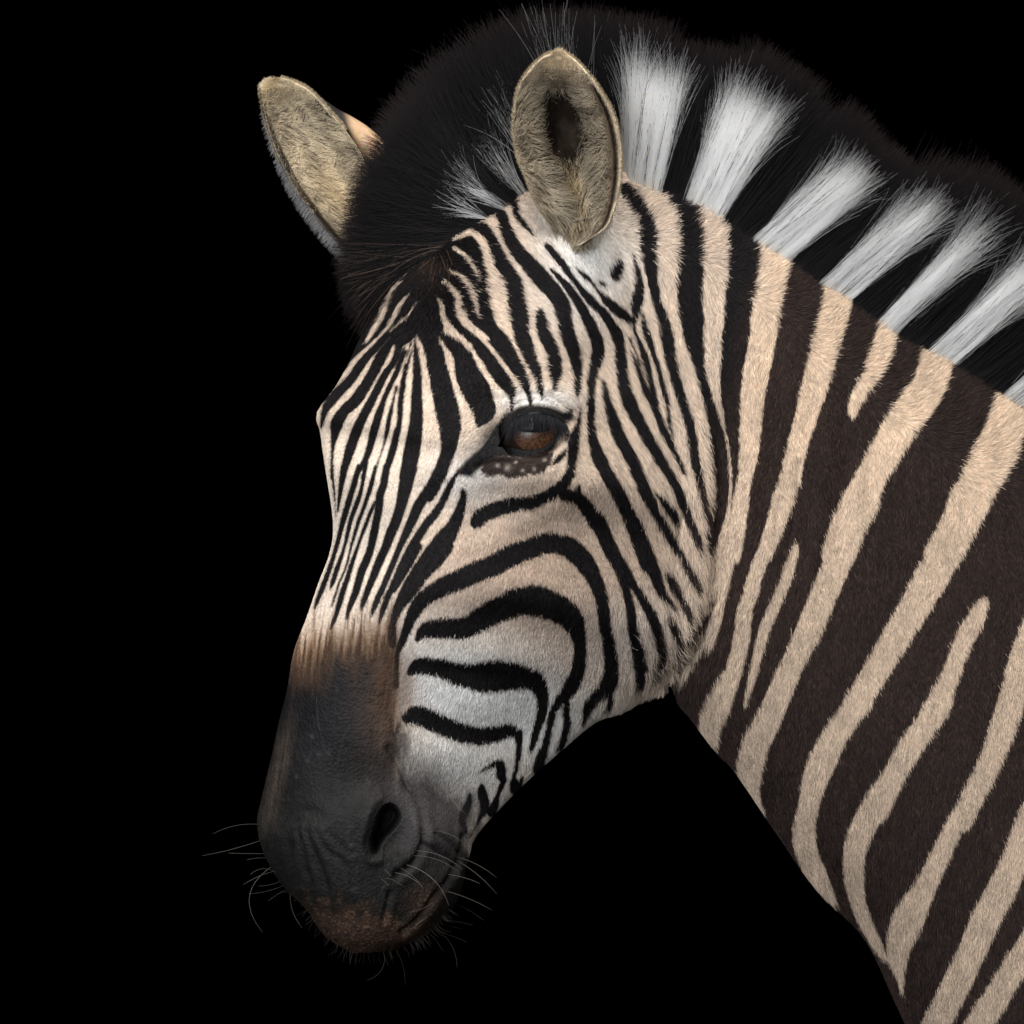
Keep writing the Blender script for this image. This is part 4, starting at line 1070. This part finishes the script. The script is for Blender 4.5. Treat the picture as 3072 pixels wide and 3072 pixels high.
# pale fringe along the outer edge of that ear
n = 1700
s_ = rng.beta(1.6, 1.0, n); k_ = np.clip(s_ * 59, 0, 58.99); i_ = k_.astype(int); fr_ = (k_ - i_)[:, None]
q = FL[i_] * (1 - fr_) + FL[i_ + 1] * fr_
L_ = rng.uniform(10, 30, n) * (0.5 + 1.0 * s_)
a_ = math.radians(128) + rng.normal(0, 0.25, n)
dz = far_d + 60 * (1 - s_) + 60 * s_ - 6
P = np.stack([unproject(q[:, 0] + 5 + np.cos(a_) * L_ * tt, q[:, 1] + np.sin(a_) * L_ * (tt + 0.15 * tt * tt), dz - 8 * tt) for tt in (0, .35, .7, 1)], 1)
col = np.repeat(srgb(140, 138, 136)[None], n, 0) * rng.uniform(0.2, 1.3, n)[:, None]
hair_object('ear_fringe', P, col, 0.00016, 0.00005, m_fur, ear2)

# ------------------------------------------------------------------ mane and forelock
ROOT_TIP = np.array([
    (1245, 806, 1040, 880), (1310, 742, 975, 800), (1370, 692, 1010, 655), (1430, 652, 1040, 510), (1500, 606, 1095, 345), (1550, 570, 1190, 225), (1600, 540, 1340, 92),
    (1680, 515, 1550, 5), (1780, 505, 1740, -20), (1870, 508, 1900, 5), (1980, 548, 2070, 85), (2060, 572, 2220, 105), (2180, 632, 2440, 195), (2270, 690, 2630, 360), (2386, 760, 2730, 455),
    (2476, 825, 2850, 478), (2561, 872, 2960, 500), (2706, 978, 3110, 560), (2886, 1072, 3300, 690), (3072, 1190, 3480, 850), (3250, 1300, 3650, 960)], float)
RT = crom(ROOT_TIP, 1200)
ARC = np.concatenate([[0], np.cumsum(np.hypot(*np.diff(RT[:, :2], axis=0).T))])
def root_param(x, y):
    return ARC[np.argmin((RT[:, 0] - x) ** 2 + (RT[:, 1] - y) ** 2)]
WHITE_SPAN = [((1422, 660), (1440, 648), .42), ((1482, 620), (1500, 606), .40), ((1545, 575), (1568, 558), .46), ((1590, 545), (1640, 522), .62), ((1655, 520), (1840, 504), .86), ((1866, 507), (1990, 552), .80),
              ((2062, 573), (2182, 634), .78), ((2276, 693), (2390, 764), .76), ((2478, 827), (2578, 882), .76), ((2652, 940), (2712, 982), .76), ((2806, 1028), (2890, 1075), .78), ((3031, 1165), (3140, 1230), .80)]
WS = [(root_param(*a), root_param(*b_), k) for a, b_, k in WHITE_SPAN]
def white_of(u, jitter):
    w = np.zeros_like(u); ln = np.ones_like(u)
    for a, b_, k in WS:
        q = smooth(-6, 6, u + jitter - a) * smooth(-6, 6, b_ - u - jitter)
        ln = np.where(q > w, k, ln); w = np.maximum(w, q)
    return w, ln
def mane(n, side):
    """side 0: near rows, 1: crest rows, 2: far rows"""
    u = rng.random(n) * ARC[-1]
    X = np.stack([np.interp(u, ARC, RT[:, k]) for k in range(4)], 1)
    tx = X[:, 2:] - X[:, :2]
    L = np.linalg.norm(tx, axis=1)
    dr = tx / L[:, None]
    inn = rng.random(n)
    if side == 0:
        q = X[:, :2] - dr * (inn * 42 - 4)[:, None]
        d = depth_at(q[:, 0], q[:, 1])
        d = d - 90 * smooth(1540, 1590, q[:, 0]) * (1 - smooth(1850, 1890, q[:, 0]))
        w, k = white_of(u, rng.normal(0, 3.0, n))
        hd_ = 1 - smooth(WS[5][0] - 26, WS[5][0] - 12, u)
        w = w * (1 - hd_ * smooth(0.25, -0.05, vnoise(u / 11, u * 0 + 3, 47)) * 1.0)
        w = w * (1 - 0.4 * smooth(WS[3][0], WS[3][1], u) * hd_) * np.where((u > WS[4][1] - 24) & (u < WS[5][0]), 0.15, 1)
        # root depth follows the head above the forehead
        lens = L * np.where(w > 0.5, k, 0.86) * rng.uniform(0.84, 1.04, n)
        lens *= np.where(w > 0.5, 0.52 + 0.58 * rng.beta(3.2, 1.5, n), 1)
        lens *= 1 + 0.08 * vnoise(u / 22, u * 0, 45) + 0.07 * vnoise(u / 6, u * 0, 49)
    else:
        q = X[:, :2] - dr * (18 + inn * 10)[:, None]
        e = depth_at(q[:, 0], q[:, 1])
        span = 90 if side == 1 else 150
        d = e - 26 - rng.random(n) * span - 100 * smooth(1540, 1590, q[:, 0]) * (1 - smooth(1850, 1890, q[:, 0]))
        w = np.zeros(n)
        lens = L * rng.uniform(0.80, 1.02, n)
        lens *= 1 + 0.05 * vnoise(u / 46, u * 0, 41) + 0.04 * vnoise(u / 15, u * 0, 46)
    front = 1 - smooth(250, 700, u)
    a = rng.normal(0, 0.032, n) * (1 + 3.0 * front) + (0.05 + 0.10 * front) * vnoise(u / 16, inn * 3, 42) + 0.06 * vnoise(u / 5, inn * 9, 43)
    c, s_ = np.cos(a), np.sin(a)
    dr2 = np.stack([dr[:, 0] * c - dr[:, 1] * s_, dr[:, 0] * s_ + dr[:, 1] * c], 1)
    per = np.stack([-dr[:, 1], dr[:, 0]], 1)
    tang = np.stack([np.interp(u + 4, ARC, RT[:, 0]) - np.interp(u - 4, ARC, RT[:, 0]), np.interp(u + 4, ARC, RT[:, 1]) - np.interp(u - 4, ARC, RT[:, 1])], 1)
    bend = (rng.normal(0, 0.05, n) * (1 + 2.5 * front) + 0.05 * vnoise(u / 7, inn * 5, 44)) * lens
    # lower forelock hair droops
    droop = np.exp(-((u) / 160.0) ** 2) * 0.22
    lean = rng.normal(-0.03 if side == 0 else -0.12, 0.07, n)
    lean = np.where((w < 0.5) & (side == 0), lean - 0.12, lean)
    cs = 13.0 + 5 * vnoise(u / 50, u * 0, 48)
    pull = ((np.floor(u / cs) + 0.5 + rng.normal(0, 0.12, n)) * cs - u) * rng.uniform(0.3, 0.9, n)
    wisp = rng.normal(0, 0.035, n) * lens * (1 + np.where(w > 0.5, 0.6, 0))
    K = 8
    P = np.zeros((n, K, 3))
    for i, tt in enumerate(np.linspace(0, 1, K)):
        P[:, i, :2] = q + dr2 * (lens * tt)[:, None] + per * (bend * tt * tt)[:, None]
        P[:, i, :2] += per * (pull * tt ** 1.5)[:, None] * np.sign((per * tang).sum(1))[:, None]
        P[:, i, :2] += per * (wisp * tt ** 4)[:, None]
        P[:, i, 1] += droop * lens * tt * tt
        P[:, i, 2] = d + lens * (lean * tt + 0.0 * tt * tt) + (10 * math.sin(tt * math.pi) if side == 0 else 0)
    kx, ky = project(P)
    P = P.copy()
    # colour along each hair
    wh = srgb(250, 247, 236); wr = srgb(240, 214, 186)
    dk = srgb(13, 11, 13); tipc = srgb(25, 17, 17)
    tt = np.linspace(0, 1, K)[None, :, None]
    whc = wr * (1 - smooth(0.0, 0.22, tt)) + wh * smooth(0.0, 0.22, tt)
    dkc = dk * (1 - smooth(0.80, 1.0, tt)) + tipc * smooth(0.80, 1.0, tt) if side else dk * np.ones_like(tt)
    wsel = ((rng.random(n) < w * (0.955 + 0.10 * vnoise(u / 4.0, inn * 4, 51))) & (w > 0.5))[:, None, None]
    col = np.where(wsel, whc, dkc) * (rng.normal(1.14, 0.18, n) + 0.2 * vnoise(u / 3.0, inn * 6, 52)).clip(0.45, 1.5)[:, None, None]
    if side == 0:
        # front of the mane on the forehead is browner and greyer
        g = (np.exp(-((u - 40) / 60.0) ** 2) * (rng.random(n) < 0.25))[:, None, None]
        col = col * (1 - g) + srgb(84, 70, 60) * g
    return P, np.clip(col, 0.002, 0.98)
Pn, Cn = mane(34000, 0); Pc, Cc = mane(40000, 1); Pf, Cf = mane(12000, 2)
hair_object('mane', np.concatenate([Pn, Pc, Pf]), np.concatenate([Cn, Cc, Cf]), 0.00017, 0.00005, m_mane,
            label='upright mane of white and black tufts with dark brown tips')
# forelock falling on the forehead
n = 420
q = np.stack([rng.normal(1290, 26, n), rng.normal(790, 20, n)], 1)
L = rng.uniform(50, 150, n)
ang = rng.normal(math.radians(104), 0.28, n)
K = 7; P = np.zeros((n, K, 3)); dq = depth_at(q[:, 0], q[:, 1])
for i, tt in enumerate(np.linspace(0, 1, K)):
    x = q[:, 0] + np.cos(ang) * L * tt; y = q[:, 1] + np.sin(ang) * L * tt
    P[:, i] = np.stack([x, y, np.maximum(depth_at(x, y), dq - 30) + 6 + 22 * math.sin(tt * 2.4)], 1)
col = np.where((rng.random(n) < 0.2)[:, None], srgb(86, 64, 48)[None], srgb(30, 24, 22)[None]) * rng.uniform(0.7, 1.3, n)[:, None]
hair_object('forelock', P, col, 0.00016, 0.00005, m_mane, label='short brown hairs falling on the forehead')

# ------------------------------------------------------------------ whiskers
wk = []
def whisker(x, y, x2, y2, sag=0.12, out=60):
    d0 = float(depth_at(x, y)); K = 10; p = []
    for tt in np.linspace(0, 1, K):
        nx, ny = -(y2 - y), (x2 - x)
        b_ = sag * 4 * tt * (1 - tt)
        p.append((x + (x2 - x) * tt + nx * b_, y + (y2 - y) * tt + ny * b_, d0 + out * math.sin(tt * 1.6)))
    wk.append(p)
for a in [(1243, 2537, 1390, 2590, -.1), (1235, 2552, 1375, 2595, -.1), (1220, 2576, 1350, 2695, -.14), (1205, 2586, 1275, 2645, -.08), (1160, 2590, 1180, 2605, 0), (1190, 2600, 1272, 2640, -.1), (1150, 2618, 1172, 2636, -.1), (1160, 2615, 1213, 2637, -.1),
          (1260, 2485, 1400, 2520, -.15), (1370, 2560, 1490, 2620, -.06), (1370, 2570, 1492, 2670, -.05), (1340, 2610, 1440, 2635, -.05), (1340, 2660, 1478, 2715, -.04), (1330, 2640, 1250, 2680, .03), (1320, 2650, 1200, 2680, .03), (1370, 2720, 1450, 2765, -.05),
          (1300, 2790, 1370, 2905, -.15), (1280, 2800, 1330, 2860, -.05), (1290, 2795, 1400, 2830, -.03), (1180, 2845, 1215, 2960, -.08), (1145, 2850, 1100, 2945, -.25), (1150, 2850, 1165, 2900, .1), (1310, 2775, 1385, 2790, 0), (1320, 2760, 1420, 2775, -.03),
          (780, 2474, 640, 2500, .08), (788, 2518, 610, 2563, -.02), (803, 2557, 690, 2553, 0), (810, 2570, 745, 2573, .05), (830, 2602, 740, 2640, .05), (835, 2605, 760, 2610, .2), (850, 2640, 776, 2656, -.06), (858, 2650, 750, 2675, -.05), (870, 2660, 812, 2692, .05), (822, 2595, 790, 2796, .28),
          (885, 2680, 840, 2674, 0), (872, 2665, 910, 2780, .1), (905, 2700, 880, 2702, 0), (920, 2720, 900, 2720, 0), (1297, 2730, 1240, 2770, .05), (1230, 2720, 1300, 2690, .05),
          (960, 2080, 1000, 2270, .05), (1010, 2060, 985, 2260, -.08), (1050, 2170, 1020, 2330, .04), (1310, 2290, 1385, 2420, .05), (1330, 2330, 1400, 2430, .05), (1520, 1430, 1400, 1500, .02), (1550, 1440, 1527, 1520, .08), (1630, 1400, 1640, 1480, -.1)]:
    whisker(*a)
for i in range(90):
    t = rng.random(); c = crom([(930, 2715), (985, 2797), (1060, 2845), (1140, 2850), (1230, 2822), (1300, 2778), (1360, 2710)], 60)[int(t * 59)]
    vx_, vy_ = c[0] - 1120, c[1] - 2560
    l = math.hypot(vx_, vy_); ll = rng.uniform(12, 34)
    whisker(c[0] - vx_ / l * 10, c[1] - vy_ / l * 10, c[0] + vx_ / l * ll + rng.normal(0, 8), c[1] + vy_ / l * ll, rng.normal(0, .1), 20)
P = np.array(wk)
col = np.repeat(srgb(168, 158, 146)[None], len(P), 0) * rng.uniform(0.4, 1.1, len(P))[:, None]
col *= 0.75
col[-90:] *= 0.14
col[40:43] *= 0.18
hair_object('whiskers', P, col, 0.00011, 0.00004, m_mane)
